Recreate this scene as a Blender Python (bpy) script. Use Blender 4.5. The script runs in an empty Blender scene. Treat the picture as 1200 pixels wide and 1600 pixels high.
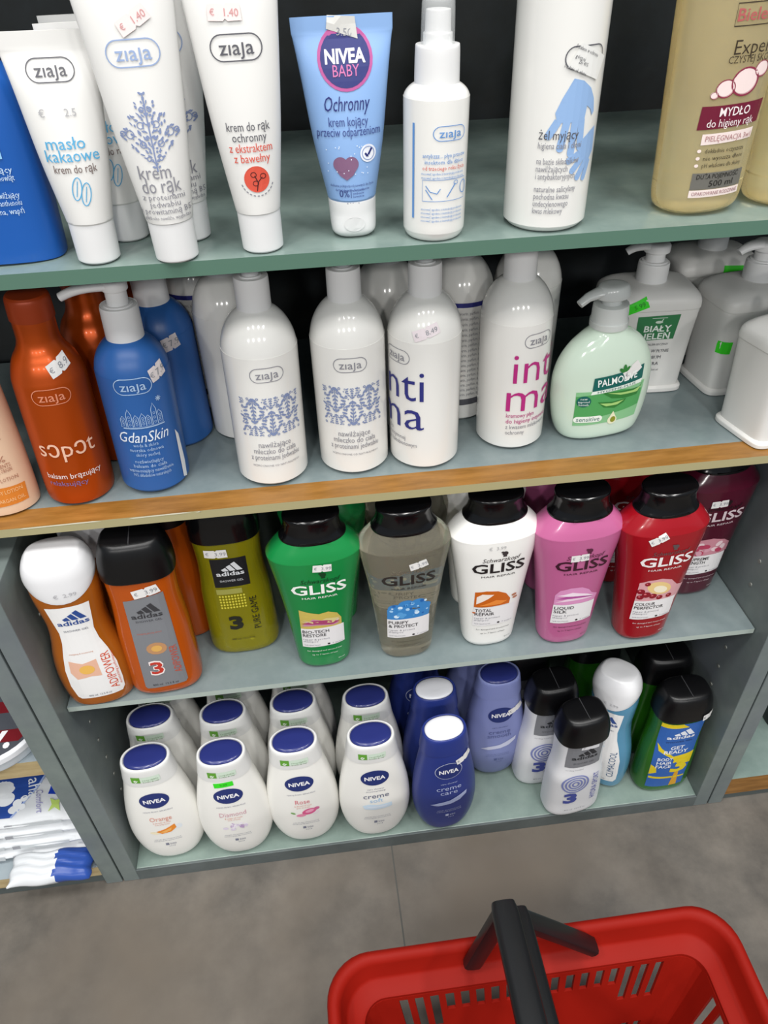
import bpy, bmesh, math, random
from mathutils import Vector, Matrix
PI = math.pi
C = bpy.context.scene.collection
S = bpy.context.scene
# ------------------------------------------------------------------ camera
cam = bpy.data.cameras.new('camera'); cam_o = bpy.data.objects.new('camera', cam); C.objects.link(cam_o)
YAW, PIT, ROL = -0.0981, 0.6851, -0.0364
cy, sy = math.cos(YAW), math.sin(YAW)
fw = Vector((-sy*math.cos(PIT), cy*math.cos(PIT), -math.sin(PIT)))
rt = Vector((cy, sy, 0)); up = rt.cross(fw)
r2 = math.cos(ROL)*rt + math.sin(ROL)*up; u2 = -math.sin(ROL)*rt + math.cos(ROL)*up
mw = Matrix((( r2.x, u2.x, -fw.x, .2626), (r2.y, u2.y, -fw.y, -.416), (r2.z, u2.z, -fw.z, .8312), (0, 0, 0, 1)))
cam_o.matrix_world = mw
cam.sensor_fit = 'VERTICAL'; cam.sensor_height = 36; cam.sensor_width = 27; cam.lens = 36*1167.77/1600
cam.clip_start = .01
S.camera = cam_o
# ------------------------------------------------------------------ world, lamps, exposure
S.view_settings.view_transform = 'Standard'; S.view_settings.look = 'None'
S.view_settings.gamma = 1; S.view_settings.use_curve_mapping = False
S.view_settings.exposure = 0.0
w = bpy.data.worlds.new('world'); S.world = w; w.use_nodes = True
w.node_tree.nodes['Background'].inputs[0].default_value = (.80, .90, 1, 1)
w.node_tree.nodes['Background'].inputs[1].default_value = .32
def lamp(name, loc, sx, sz, power, col=(1, .98, .95)):
    l = bpy.data.lights.new(name, 'AREA'); l.shape = 'RECTANGLE'; l.size = sx; l.size_y = sz; l.energy = power; l.color = col
    o = bpy.data.objects.new(name, l); C.objects.link(o); o.location = loc
    return o
for i, x in enumerate((-.95, -.15, .65, 1.45)):
    for j, yy in enumerate((-.55, -1.6)):
        lamp('ceiling_lamp', (x, yy, 2.75), .16, .5, 15)
for x in (-2.3, -.75, .75, 2.3):
    lf = lamp('ceiling_lamp', (x, -4.6, 2.6), .32, .32, 30); lf.rotation_euler = (math.radians(55), 0, 0)

# ------------------------------------------------------------------ materials
def lin(c): return c/12.92 if c <= .04045 else ((c+.055)/1.055)**2.4
def rgb(h):
    h = h.lstrip('#'); return tuple(lin(int(h[i:i+2], 16)/255) for i in (0, 2, 4)) + (1,)
_m = {}
def M(hexc, rough=.4, trans=0., metal=0., coat=0., ior=1.45, sss=0., alpha=1., key=None):
    k = key or (hexc, rough, trans, metal, coat, ior, sss, alpha)
    if k in _m: return _m[k]
    m = bpy.data.materials.new('m_'+hexc.strip('#')); m.use_nodes = True
    b = m.node_tree.nodes['Principled BSDF']; I = b.inputs
    I['Base Color'].default_value = rgb(hexc); I['Roughness'].default_value = rough
    I['Transmission Weight'].default_value = trans; I['Metallic'].default_value = metal
    I['Coat Weight'].default_value = coat; I['Coat Roughness'].default_value = .08; I['IOR'].default_value = ior
    if sss: I['Subsurface Weight'].default_value = sss; I['Subsurface Radius'].default_value = (.01, .006, .004); I['Subsurface Scale'].default_value = .5
    I['Alpha'].default_value = alpha
    _m[k] = m; return m
def noisy(key, c1, c2, scale, rough=.5, detail=6, c3=None, scale2=None, stretch=(1, 1, 1), bump=0, coat=0):
    if key in _m: return _m[key]
    m = bpy.data.materials.new(key); m.use_nodes = True; N = m.node_tree.nodes; L = m.node_tree.links
    b = N['Principled BSDF']; b.inputs['Roughness'].default_value = rough; b.inputs['Coat Weight'].default_value = coat
    tc = N.new('ShaderNodeTexCoord'); mp = N.new('ShaderNodeMapping'); mp.inputs['Scale'].default_value = stretch
    L.new(tc.outputs['Object'], mp.inputs[0])
    n = N.new('ShaderNodeTexNoise'); n.inputs['Scale'].default_value = scale; n.inputs['Detail'].default_value = detail; n.inputs['Roughness'].default_value = .65
    L.new(mp.outputs[0], n.inputs['Vector'])
    r = N.new('ShaderNodeValToRGB'); r.color_ramp.elements[0].position = .35; r.color_ramp.elements[1].position = .68
    r.color_ramp.elements[0].color = rgb(c1); r.color_ramp.elements[1].color = rgb(c2)
    L.new(n.outputs['Fac'], r.inputs[0]); out = r.outputs[0]
    if c3:
        n2 = N.new('ShaderNodeTexNoise'); n2.inputs['Scale'].default_value = scale2; n2.inputs['Detail'].default_value = 4
        L.new(mp.outputs[0], n2.inputs['Vector'])
        r3 = N.new('ShaderNodeValToRGB'); r3.color_ramp.elements[0].position = .45; r3.color_ramp.elements[1].position = .7
        r3.color_ramp.elements[0].color = (0, 0, 0, 1); r3.color_ramp.elements[1].color = (1, 1, 1, 1)
        L.new(n2.outputs['Fac'], r3.inputs[0])
        mx = N.new('ShaderNodeMix'); mx.data_type = 'RGBA'; L.new(r3.outputs[0], mx.inputs[0]); L.new(out, mx.inputs[6]); mx.inputs[7].default_value = rgb(c3)
        out = mx.outputs[2]
    L.new(out, b.inputs['Base Color'])
    if bump:
        bp = N.new('ShaderNodeBump'); bp.inputs['Strength'].default_value = bump; bp.inputs['Distance'].default_value = .002
        L.new(n.outputs['Fac'], bp.inputs['Height']); L.new(bp.outputs[0], b.inputs['Normal'])
    _m[key] = m; return m

FLOOR = noisy('floor_vinyl', '#514d48', '#716b63', 16, .6, 11, '#635a4f', 3.6)
PANEL = noisy('panel_laminate', '#66706f', '#79837f', 16, .45, 6, '#6c7079', 6)
BACK = noisy('back_board', '#141818', '#20262a', 25, .6, 4)
GLASS = noisy('frosted_glass', '#768883', '#82938d', 40, .22, 3)
GLASSB = noisy('frosted_glass_cool', '#727f81', '#7d898a', 40, .22, 3)
GEDGE = M('#557566', .25)
WOODSTRIP = noisy('wood_strip', '#7c5420', '#9c6e34', 22, .35, 6, None, None, (1, 6, 6))
OLIVE = M('#a79f78', .35)
PALEWOOD = noisy('pale_wood_edge', '#a8936a', '#c4b288', 18, .45, 6, None, None, (1, 6, 6))
WHITE = M('#e6e5e1', .13, coat=.2)
WHITEM = M('#dfdedb', .42)
CAPW = M('#e0e0e0', .4)
BLACKCAP = M('#0b0b0d', .16)
BLACKSOFT = M('#09090b', .33)
STICK = M('#e4e2e0', .6)
GREENSTICK = M('#35d820', .55)
INK = M('#3a3a40', .5)
GREY = M('#8e9096', .5)

# ------------------------------------------------------------------ object helpers
def link(o, parent=None):
    C.objects.link(o)
    if parent is not None: o.parent = parent
    return o
def tag(o, label=None, cat=None, group=None, kind=None):
    if label: o['label'] = label
    if cat: o['category'] = cat
    if group: o['group'] = group
    if kind: o['kind'] = kind
    return o
def root(name, loc, label, cat, group=None, rz=0, lean=0):
    o = bpy.data.objects.new(name, None); o.empty_display_size = .02; C.objects.link(o)
    o.location = (loc[0], loc[1], loc[2]+(.0004+abs(math.sin(lean))*.023 if loc[2] > .001 else 0)); o.rotation_euler = (0, lean, rz)
    if abs(loc[2]-.4837) < 1e-6: o.scale = (.932,)*3   # the middle shelf holds slightly smaller bottles
    return tag(o, label, cat, group)
def copy_tree(o, parent=None):
    c = o.copy(); C.objects.link(c)
    if parent is not None: c.parent = parent
    for ch in list(o.children): copy_tree(ch, c)
    return c
def clone(o, loc, label, rz=None, lean=None, drop=()):
    c = o.copy(); C.objects.link(c)
    for ch in list(o.children):
        if ch.name.split('.')[0] in drop: continue
        copy_tree(ch, c)
    c.location = (loc[0], loc[1], loc[2]+.0004+abs(math.sin(lean or 0))*.023); c['label'] = label
    e = list(c.rotation_euler)
    if rz is not None: e[2] = rz
    if lean is not None: e[1] = lean
    c.rotation_euler = e
    return c

class MB:
    def __init__(s): s.v = []; s.f = []; s.m = []; s.mats = []
    def mi(s, m):
        if m not in s.mats: s.mats.append(m)
        return s.mats.index(m)
    def add(s, vs, fs, m):
        k = len(s.v); s.v += [tuple(v) for v in vs]; i = s.mi(m)
        for f in fs: s.f.append([k+a for a in f]); s.m.append(i)
    def box(s, x0, x1, y0, y1, z0, z1, m, faces=None):
        vs = [(x, y, z) for z in (z0, z1) for y in (y0, y1) for x in (x0, x1)]
        fs = [(0, 2, 3, 1), (4, 5, 7, 6), (0, 1, 5, 4), (2, 6, 7, 3), (0, 4, 6, 2), (1, 3, 7, 5)]  # bottom top front back left right
        if faces is None: s.add(vs, fs, m)
        else:
            for f, mm in zip(fs, faces): s.add([vs[a] for a in f], [(0, 1, 2, 3)], mm)
    def tube(s, pts, rads, m, n=14, sq=None):
        pts = [Vector(p) for p in pts]; rings = []; prev = None
        for i, p in enumerate(pts):
            t = (pts[min(i+1, len(pts)-1)]-pts[max(i-1, 0)]).normalized()
            ref = Vector((0, 0, 1)) if abs(t.z) < .9 else Vector((0, 1, 0))
            a = t.cross(ref).normalized(); b = a.cross(t)
            if prev is not None and a.dot(prev) < 0: a = -a; b = -b
            prev = a
            r = rads[i] if isinstance(rads, (list, tuple)) else rads
            ra, rb = r if isinstance(r, tuple) else (r, r)
            e = 2/(sq or 2)
            rings.append([p+a*ra*math.copysign(abs(math.cos(q))**e, math.cos(q))+b*rb*math.copysign(abs(math.sin(q))**e, math.sin(q)) for q in [2*PI*k/n for k in range(n)]])
        s.loft(rings, m)
    def loft(s, rings, m, cap0=True, cap1=True):
        n = len(rings[0]); vs = [v for r in rings for v in r]; fs = []
        for i in range(len(rings)-1):
            for k in range(n):
                a = i*n+k; b = i*n+(k+1) % n
                fs.append((a, b, b+n, a+n))
        if cap0: fs.append(tuple(range(n))[::-1])
        if cap1: fs.append(tuple((len(rings)-1)*n+k for k in range(n)))
        s.add(vs, fs, m)
    def build(s, name, parent=None, smooth=35, bevel=0, label=None):
        me = bpy.data.meshes.new(name); me.from_pydata(s.v, [], s.f)
        for m in s.mats: me.materials.append(m)
        me.polygons.foreach_set('material_index', s.m)
        bm = bmesh.new(); bm.from_mesh(me); bmesh.ops.recalc_face_normals(bm, faces=bm.faces) if smooth != 'flat' else None; bm.to_mesh(me); bm.free()
        if smooth and smooth != 'flat':
            me.polygons.foreach_set('use_smooth', [True]*len(me.polygons)); me.set_sharp_from_angle(angle=math.radians(smooth))
        o = bpy.data.objects.new(name, me); link(o, parent)
        if bevel:
            b = o.modifiers.new('bevel', 'BEVEL'); b.width = bevel; b.segments = 2; b.limit_method = 'ANGLE'
        if label: o['label'] = label
        return o

# ------------------------------------------------------------------ superellipse lofts
NS = 44
class Shape:
    """rows of (z, half width, half depth[, exponent[, x shift[, y shift]]]); a repeated row makes a sharp edge"""
    def __init__(s, rows, sub=5):
        R = [tuple(r)+(2., 0., 0.)[len(r)-3:] for r in rows]
        out = []; segs = []; cur = [R[0]]
        for r in R[1:]:
            if r == cur[-1]: segs.append(cur); cur = [r]
            else: cur.append(r)
        segs.append(cur)
        for seg in segs:
            for i in range(len(seg)-1):
                p1, p2 = seg[i], seg[i+1]; p0 = seg[i-1] if i else p1; p3 = seg[i+2] if i+2 < len(seg) else p2
                for k in range(sub):
                    t = k/sub; row = []
                    for c in range(6):
                        d1 = (p2[c]-p0[c])*.5 if i else (p2[c]-p1[c]); d2 = (p3[c]-p1[c])*.5 if i+2 < len(seg) else (p2[c]-p1[c])
                        lo, hi = min(p1[c], p2[c]), max(p1[c], p2[c])
                        v = (2*t**3-3*t*t+1)*p1[c]+(t**3-2*t*t+t)*d1+(-2*t**3+3*t*t)*p2[c]+(t**3-t*t)*d2
                        ex = (hi-lo)*.15+1e-9
                        row.append(max(lo-ex, min(hi+ex, v)))
                    out.append(tuple(row))
            out.append(seg[-1])
        s.rows = [out[0]]
        for r in out[1:]:
            if sum(abs(a-b) for a, b in zip(r, s.rows[-1])) > 1e-7: s.rows.append(r)
    def at(s, z):
        R = s.rows
        for i in range(len(R)-1):
            if R[i][0] <= z <= R[i+1][0] and R[i+1][0] > R[i][0]:
                t = (z-R[i][0])/(R[i+1][0]-R[i][0]); return [p+(q-p)*t for p, q in zip(R[i], R[i+1])]
        return list(R[0] if z < R[0][0] else R[-1])
    def rings(s, zf=None):
        out = []
        for (z, a, b, n, dx, dy) in s.rows:
            ring = []
            for k in range(NS):
                th = 2*PI*k/NS; e = 2/n; sn, cs = math.sin(th), math.cos(th)
                x = a*math.copysign(abs(sn)**e, sn); y = -b*math.copysign(abs(cs)**e, cs)
                ring.append((x+dx, y+dy, zf(x, y, z) if zf else z))
            out.append(ring)
        return out
    def build(s, name, m, parent, zf=None, smooth=40, label=None):
        mb = MB(); mb.loft(s.rings(zf), m); return mb.build(name, parent, smooth, label=label)
    def surf(s, u, v, eps, phi=0):
        z, a, b, n, dx, dy = s.at(v)
        if abs(a-b) < 1e-6 and n == 2:
            t = u/max(a, 1e-4)+phi; return (math.sin(t)*(a+eps)+dx, -math.cos(t)*(a+eps)+dy, v)
        q = max(-.985, min(.985, u/a)); y = -b*(1-abs(q)**n)**(1/n)
        gx = math.copysign(abs(q)**(n-1), q)/a; gy = -abs(y/b)**(n-1)/b; g = math.hypot(gx, gy) or 1
        return (q*a+dx+eps*gx/g, y+dy+eps*gy/g, v)
# ------------------------------------------------------------------ printed graphics
_t = {}
def glyphs(s, bold, shear, res):
    k = (s, bold, shear, res)
    if k in _t: return _t[k]
    c = bpy.data.curves.new('t', 'FONT'); c.body = s; c.size = 1; c.resolution_u = res; c.offset = bold; c.shear = shear; c.align_x = 'CENTER'; c.fill_mode = 'FRONT'
    o = bpy.data.objects.new('t', c); C.objects.link(o)
    me = bpy.data.meshes.new_from_object(o)
    V = [(v.co.x, v.co.y) for v in me.vertices]; F = [list(p.vertices) for p in me.polygons]
    bpy.data.objects.remove(o); bpy.data.curves.remove(c); bpy.data.meshes.remove(me)
    if V:
        x0 = min(v[0] for v in V); x1 = max(v[0] for v in V); V = [(v[0]-(x0+x1)/2, v[1]) for v in V]
    _t[k] = (V, F); return V, F
def rot2(V, a, cx=0, cy=0):
    ca, sa = math.cos(a), math.sin(a); return [(cx+x*ca-y*sa, cy+x*sa+y*ca) for x, y in V]
class Print:
    """flat artwork laid on a bottle's front: each item becomes a thin film following the surface"""
    def __init__(s): s.items = []
    def shift(s, dz): s.items = [([(x, z+dz) for x, z in V], F, m, L) for V, F, m, L in s.items]; return s
    def zoom(s, kx, kz, v0, du=0): s.items = [([(x*kx+du, v0+(z-v0)*kz) for x, z in V], F, m, L) for V, F, m, L in s.items]; return s
    def poly(s, pts, m, L=1): s.items.append((list(pts), [list(range(len(pts)))], m, L)); return s
    def rect(s, u, v, w_, h, m, L=1, rot=0): return s.poly(rot2([(-w_/2, -h/2), (w_/2, -h/2), (w_/2, h/2), (-w_/2, h/2)], rot, u, v), m, L)
    def ell(s, u, v, rx, rz, m, L=1, n=28, rot=0): return s.poly(rot2([(rx*math.cos(2*PI*k/n), rz*math.sin(2*PI*k/n)) for k in range(n)], rot, u, v), m, L)
    def loop(s, pts, th, m, L=2):
        n = len(pts); cx = sum(p[0] for p in pts)/n; inn = []
        for i in range(n):
            a, b = pts[i-1], pts[(i+1) % n]; tx, ty = b[0]-a[0], b[1]-a[1]; l = math.hypot(tx, ty) or 1
            inn.append((pts[i][0]-ty/l*th, pts[i][1]+tx/l*th))
        s.items.append((pts+inn, [[i, (i+1) % n, n+(i+1) % n, n+i] for i in range(n)], m, L)); return s
    def ring(s, u, v, rx, rz, th, m, L=2, n=32): return s.loop([(u+rx*math.cos(2*PI*k/n), v+rz*math.sin(2*PI*k/n)) for k in range(n)], th, m, L)
    def line(s, pts, th, m, L=2):
        for (a, b), (c, d) in zip(pts[:-1], pts[1:]):
            l = math.hypot(c-a, d-b) or 1; nx, ny = -(d-b)/l*th/2, (c-a)/l*th/2
            s.poly([(a-nx, b-ny), (c-nx, d-ny), (c+nx, d+ny), (a+nx, b+ny)], m, L)
        return s
    def text(s, t, u, v, m, w=None, h=None, bold=.0, shear=0, L=3, rot=0, res=2):
        V, F = glyphs(t, bold, shear, res)
        if not V: return s
        W = max(p[0] for p in V)-min(p[0] for p in V) or 1
        sx = (w/W) if w else h; sz = h if h else sx
        s.items.append((rot2([(x*sx, (y-.35)*sz) for x, y in V], rot, u, v), F, m, L)); return s
    def pill(s, u, v, w_, h, th, m, L=2):
        r = h/2; pts = []
        for k in range(13): a = -PI/2+PI*k/12; pts.append((u+w_/2-r+r*math.cos(a), v+r*math.sin(a)))
        for k in range(13): a = PI/2+PI*k/12; pts.append((u-w_/2+r+r*math.cos(a), v+r*math.sin(a)))
        return s.loop(pts, th, m, L)
    def pillfill(s, u, v, w_, h, m, L=1):
        r = h/2; pts = []
        for k in range(13): a = -PI/2+PI*k/12; pts.append((u+w_/2-r+r*math.cos(a), v+r*math.sin(a)))
        for k in range(13): a = PI/2+PI*k/12; pts.append((u-w_/2+r+r*math.cos(a), v+r*math.sin(a)))
        return s.poly(pts, m, L)
    def build(s, name, shape, parent, phi=0, label=None, step=.004):
        mb = MB()
        for V, F, m, L in s.items:
            bm = bmesh.new(); bv = [bm.verts.new((x, 0, z)) for x, z in V]
            for f in F:
                try: bm.faces.new([bv[i] for i in f])
                except ValueError: pass
            xs = [v[0] for v in V]; zs = [v[1] for v in V]
            for ax, lo, hi in ((0, min(xs), max(xs)), (2, min(zs), max(zs))):
                st = step if ax == 0 else step*1.6
                if hi-lo > st*1.3:
                    k = math.floor(lo/st)+1
                    while k*st < hi:
                        co = Vector((k*st, 0, 0)) if ax == 0 else Vector((0, 0, k*st)); no = Vector((1, 0, 0)) if ax == 0 else Vector((0, 0, 1))
                        bmesh.ops.bisect_plane(bm, geom=bm.verts[:]+bm.edges[:]+bm.faces[:], plane_co=co, plane_no=no, dist=1e-7); k += 1
            bm.verts.index_update()
            vs = [shape.surf(v.co.x, v.co.z, .00022+.00011*L, phi) for v in bm.verts]
            fs = []
            for f in bm.faces:
                ix = [v.index for v in f.verts]
                a = f.normal
                fs.append(ix if a.y <= 0 else ix[::-1])
            mb.add(vs, fs, m); bm.free()
        return mb.build(name, parent, smooth='flat', label=label)
def logo_z(p, u, v, w_, m, m2=None):
    p.pill(u, v, w_, w_*.46, w_*.022, m2 or m); p.text('z\u0131a\u0237a', u, v+w_*.01, m, w=w_*.66, h=w_*.36, bold=.004); return p
def logo_bars(p, u, v, w_, m, word=True):
    # three slanted stripes climbing to the right, over the word
    b = v+w_*.085; ww = w_*.20; t = ww*.87
    for x1, L_ in ((-.04, .20), (.21, .345), (.46, .49)):
        bx1 = u+x1*w_; L_ *= w_; tx, tz = bx1-L_*.5, b+L_*.87
        p.poly([(bx1-ww, b), (bx1, b), (tx, tz), (tx-t*.87, tz-t*.5)], m, 3)
    p.text('adidas', u, v-w_*.04, m, w=w_, h=w_*.29, bold=.02); return p
def price(shape, u, v, parent, txt='3.99', rot=0, m=None, w_=.0145, h=.0075, phi=0, ink=None):
    p = Print()
    q = [(-.5, -.5), (-.06, -.5), (0, -.36), (.08, -.5), (.5, -.45), (.46, .5), (.06, .5), (0, .34), (-.06, .46), (-.5, .42)]
    p.poly(rot2([(a*w_, b*h) for a, b in q], rot, u, v), m or STICK, 5)
    a = rot2([(w_*.2, 0), (-w_*.36, 0)], rot, u, v)
    p.text(txt, a[0][0], a[0][1], ink or GREY, h=h*.62, L=7, rot=rot); p.text('\u20ac', a[1][0], a[1][1], ink or GREY, h=h*.5, L=7, rot=rot)
    return p.build('price_sticker', shape, parent, phi)
def lines(p, u, v, ws, m, h, gap, texts=None):
    pool = texts or ['nawilżające mleczko do ciała', 'hair repair shampoo care', 'with natural extracts and oils', 'intensive care formula']
    for i, w_ in enumerate(ws): p.text(pool[i % len(pool)], u, v-i*gap, m, w=w_, h=h, res=1)
    return p
def stem_head(root_, z0, zc, zt, rc, m, reach, rs=.0062, up=0, parts=('pump_collar', 'pump_head'), az=PI, headr=.0085):
    """pump dispenser: screw collar, stem and a spouted head pointing along azimuth az"""
    collar = Shape([(z0, rc, rc), (z0, rc, rc), (zc-.002, rc*.985, rc*.985), (zc, rc*.9, rc*.9), (zc, rc*.9, rc*.9), (zc+.0002, rs*1.35, rs*1.35), (zc+.0012, rs*1.3, rs*1.3), (zc+.0012, rs*1.3, rs*1.3), (zc+.0013, .001, .001)]).build(parts[0], m, root_)
    mb = MB()
    mb.loft(Shape([(zc, rs, rs), (zt-.008, rs*.98, rs*.98), (zt-.008, rs*.98, rs*.98), (zt-.0075, headr, headr), (zt-.002, headr*.98, headr*.98), (zt, headr*.7, headr*.7), (zt+.0004, .001, .001)]).rings(), m)
    d = Vector((math.cos(az), math.sin(az), 0)); pts = []; rr = []
    for k in range(9):
        t = k/8; pts.append(d*reach*t+Vector((0, 0, zt-.0042+up*math.sin(t*PI*.6)-.0065*t**3))); rr.append((headr*.86*(1-t)+.0038*t, .0042*(1-t)+.0031*t))
    mb.tube(pts, rr, m, 14); return mb.build(parts[1], collar, 45)

# ================================================================== SETTING
W = .6718; T_ = .0173
Z1, Z2, Z3, Z4 = .6722, .4837, .2885, .0198
def box_obj(name, x0, x1, y0, y1, z0, z1, m, parent=None, bevel=.0008, faces=None, label=None):
    mb = MB(); mb.box(x0, x1, y0, y1, z0, z1, m, faces); return mb.build(name, parent, None, bevel, label)
fl = box_obj('floor', -2.5, 3, -3.5, 1, -.02, 0, FLOOR, bevel=0); fl['kind'] = 'structure'
for (a, b, c, d) in ((.2975, .2990, -3.5, .5), (-.4525, -.451, -3.5, .5), (1.0475, 1.049, -3.5, .5)):
    j = box_obj('trim_1', a, b, c, d, -.001, .0003, M('#4c4c48', .7), bevel=0); j['kind'] = 'structure'
j = box_obj('wall_back', -2.5, 3, .36, .42, 0, 2.9, BACK, bevel=0); j['kind'] = 'structure'

# shelving unit: lower cabinet bay
cab = root('shelving_unit', (0, 0, 0), 'grey laminate shelving bay in the middle holding the two lower rows of bottles', 'shelf')
def holes(side_x, sign, pts, parent):
    mb = MB()
    for (y, z) in pts:
        mb.loft([[(side_x+sign*d, y+r*math.cos(2*PI*k/10), z+r*math.sin(2*PI*k/10)) for k in range(10)] for d, r in ((.0, .0022), (.0008, .002), (.0008, .0008))], M('#83857f', .45, metal=.3))
    return mb.build('shelf_pin', parent, 40)
for nm, x0, x1 in (('side_panel', 0.0006, T_), ('side_panel', W-T_, W-.0006)):
    o = box_obj(nm, x0, x1, 0, .335, 0, .4495, PANEL, cab)
box_obj('back_panel', T_, W-T_, .325, .335, 0, .4495, BACK, cab)
box_obj('bottom_board', T_, W-T_, .0025, .325, Z4-.016, Z4, noisy('bottom_glass', '#778881', '#85968e', 30, .3), cab)
box_obj('kick_strip', T_, W-T_, .0, .0025, .0, Z4+.0002, noisy('kick', '#4e5656', '#5e6666', 20, .5), cab, bevel=.0003)
holes(T_, 1, [(.045, z) for z in (.08, .11, .14, .17, .2, .23, .26, .32, .35, .38)], cab)
holes(W-T_, -1, [(.045, z) for z in (.08, .11, .14, .17, .2, .23, .26, .32, .35, .38)], cab)
# glass shelves, each lies loose on its pins
def shelf(name, x0, x1, y0, y1, z0, z1, label, m, edge, strip=0):
    if not strip:
        mb = MB(); mb.box(x0, x1, y0, y1, z0, z1, m, [m, m, edge, edge, edge, edge]); o = mb.build(name, None, None, .0009)
        return tag(o, label, 'shelf', 'glass shelves')
    r = root(name, (0, 0, 0), label, 'shelf', 'glass shelves')
    mb = MB(); mb.box(x0, x1, y0+strip, y1, z0, z1, m); mb.build('glass_pane', r, None)
    mb = MB(); mb.box(x0, x1, y0, y0+strip, z0, z1, WOODSTRIP, [WOODSTRIP, WOODSTRIP, OLIVE, WOODSTRIP, WOODSTRIP, WOODSTRIP]); mb.build('wooden_front_strip', r, None, .0007, label='brown wooden strip with pale olive front edge')
    mb = MB(); rnd = random.Random(4)
    for (a, b) in ((.116, .163), (.037, .097), (.165, .170)):
        pts = [(a, y0-.0002, z1-.0013), (b, y0-.0002, z1-.0009), (b-.006, y0-.0002, z1+.0001), (a+.004, y0-.0002, z1-.0004)]
        mb.add(pts, [(0, 1, 2, 3)], M('#d9d4c0', .6))
    mb.build('worn_patch', r, None)
    return r
shelf('glass_shelf', -.4, 1.15, .0235, .333, .6632, Z1, 'uppermost green-edged frosted glass shelf in view, carrying the tubes and spray bottle', GLASS, GEDGE)
shelf('glass_shelf', -.4, 1.15, .0300, .300, .4762, Z2, 'frosted glass shelf with brown wooden front strip, carrying the white pump bottles', GLASSB, GEDGE, .0219)
shelf('glass_shelf', T_+.001, W-T_-.001, .0175, .323, .2825, Z3, 'thin frosted glass shelf with bare front edge, carrying shampoo bottles inside the grey bay', GLASSB, M('#a9b5ae', .2))
shelf('glass_shelf', -.4, 1.15, .06, .333, .905, .914, 'unseen frosted glass shelf above the top of the picture, over the tubes', GLASS, GEDGE)  # unseen shelf, added to shade the back of the shelf below

# neighbouring bays
lb = root('shelving_unit', (0, 0, 0), 'grey shelving bay at the left edge, holding the stacked soft packs', 'shelf')
box_obj('side_panel', -T_-.0015, -.0012, 0, .335, 0, .4495, PANEL, lb)
box_obj('back_panel', -.6, -T_-.0015, .325, .335, 0, .4495, BACK, lb)
LBOARD = noisy('left_board', '#8d98a0', '#9aa5aa', 20, .4)
mb = MB(); mb.box(-.6, -T_-.0016, .010, .322, .204, .2265, LBOARD, [LBOARD, LBOARD, PALEWOOD, LBOARD, LBOARD, LBOARD]); mb.build('shelf_board', lb, None, .001)
mb = MB(); mb.box(-.6, -T_-.0016, .0015, .322, .018, .036, LBOARD, [LBOARD, LBOARD, PALEWOOD, LBOARD, LBOARD, LBOARD]); mb.build('bottom_board', lb, None, .001)
box_obj('kick_strip', -.6, -T_-.0016, .004, .014, 0, .018, M('#4e5656', .5), lb)
rb = root('shelving_unit', (0, 0, 0), 'grey shelving bay at the right edge with a brown wooden strip along its bottom shelf', 'shelf')
box_obj('side_panel', W+.0012, W+T_, 0, .335, 0, .4495, PANEL, rb)
box_obj('back_panel', W+T_, 1.25, .325, .335, 0, .4495, BACK, rb)
mb = MB(); mb.box(W+T_+.0001, 1.25, .0015, .322, .014, .046, GLASS, [GLASS, GLASS, WOODSTRIP, GLASS, GLASS, GLASS]); mb.build('bottom_board', rb, None, .001)
box_obj('kick_strip', W+T_+.0001, 1.25, .004, .012, 0, .0139, M('#4e5656', .5), rb)

# ================================================================== SHELF 3 UP: WHITE PUMP BOTTLES ETC. (middle glass shelf, Z2)
NAVY = M('#2b2f7a', .5); MAGENTA = M('#b5287c', .5); DAMASK = M('#7d8bb0', .5); TXT = M('#8a8a92', .5); TXTD = M('#55555c', .5)
def round_shape(R, zs, zn, rn):
    rows = [(0, R*.86, R*.86), (.0012, R*.92, R*.92), (.004, R*.985, R*.985), (.008, R, R), (zs*.5, R, R), (zs, R, R)]
    H = zn-zs
    for k in range(1, 9):
        t = k/8*math.acos(min(1, rn/R*.98)); rows.append((zs+H*math.sin(t)/math.sin(math.acos(min(1, rn/R*.98))), R*math.cos(t), R*math.cos(t)))
    rows.append((zn+.002, rn*.95, rn*.95))
    return Shape(rows, 3)
WS = round_shape(.0292, .110, .1445, .0128)
def white_bottle(loc, label, group, rz=0, lean=0, pr=None, phi=0, pump=True, mat=None):
    r = root('lotion_bottle', loc, label, 'bottle', group, rz, lean)
    WS.build('body', mat or WHITE, r)
    if pump: stem_head(r, .1435, .1675, .1845, .0128, CAPW, .03, az=PI*.93)
    else:
        Shape([(.1435, .0128, .0128), (.1435, .0128, .0128), (.168, .0126, .0126), (.1705, .0115, .0115), (.1708, .001, .001)]).build('cap', CAPW, r)
    if pr: pr().build('label', WS, r, phi)
    return r
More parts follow.
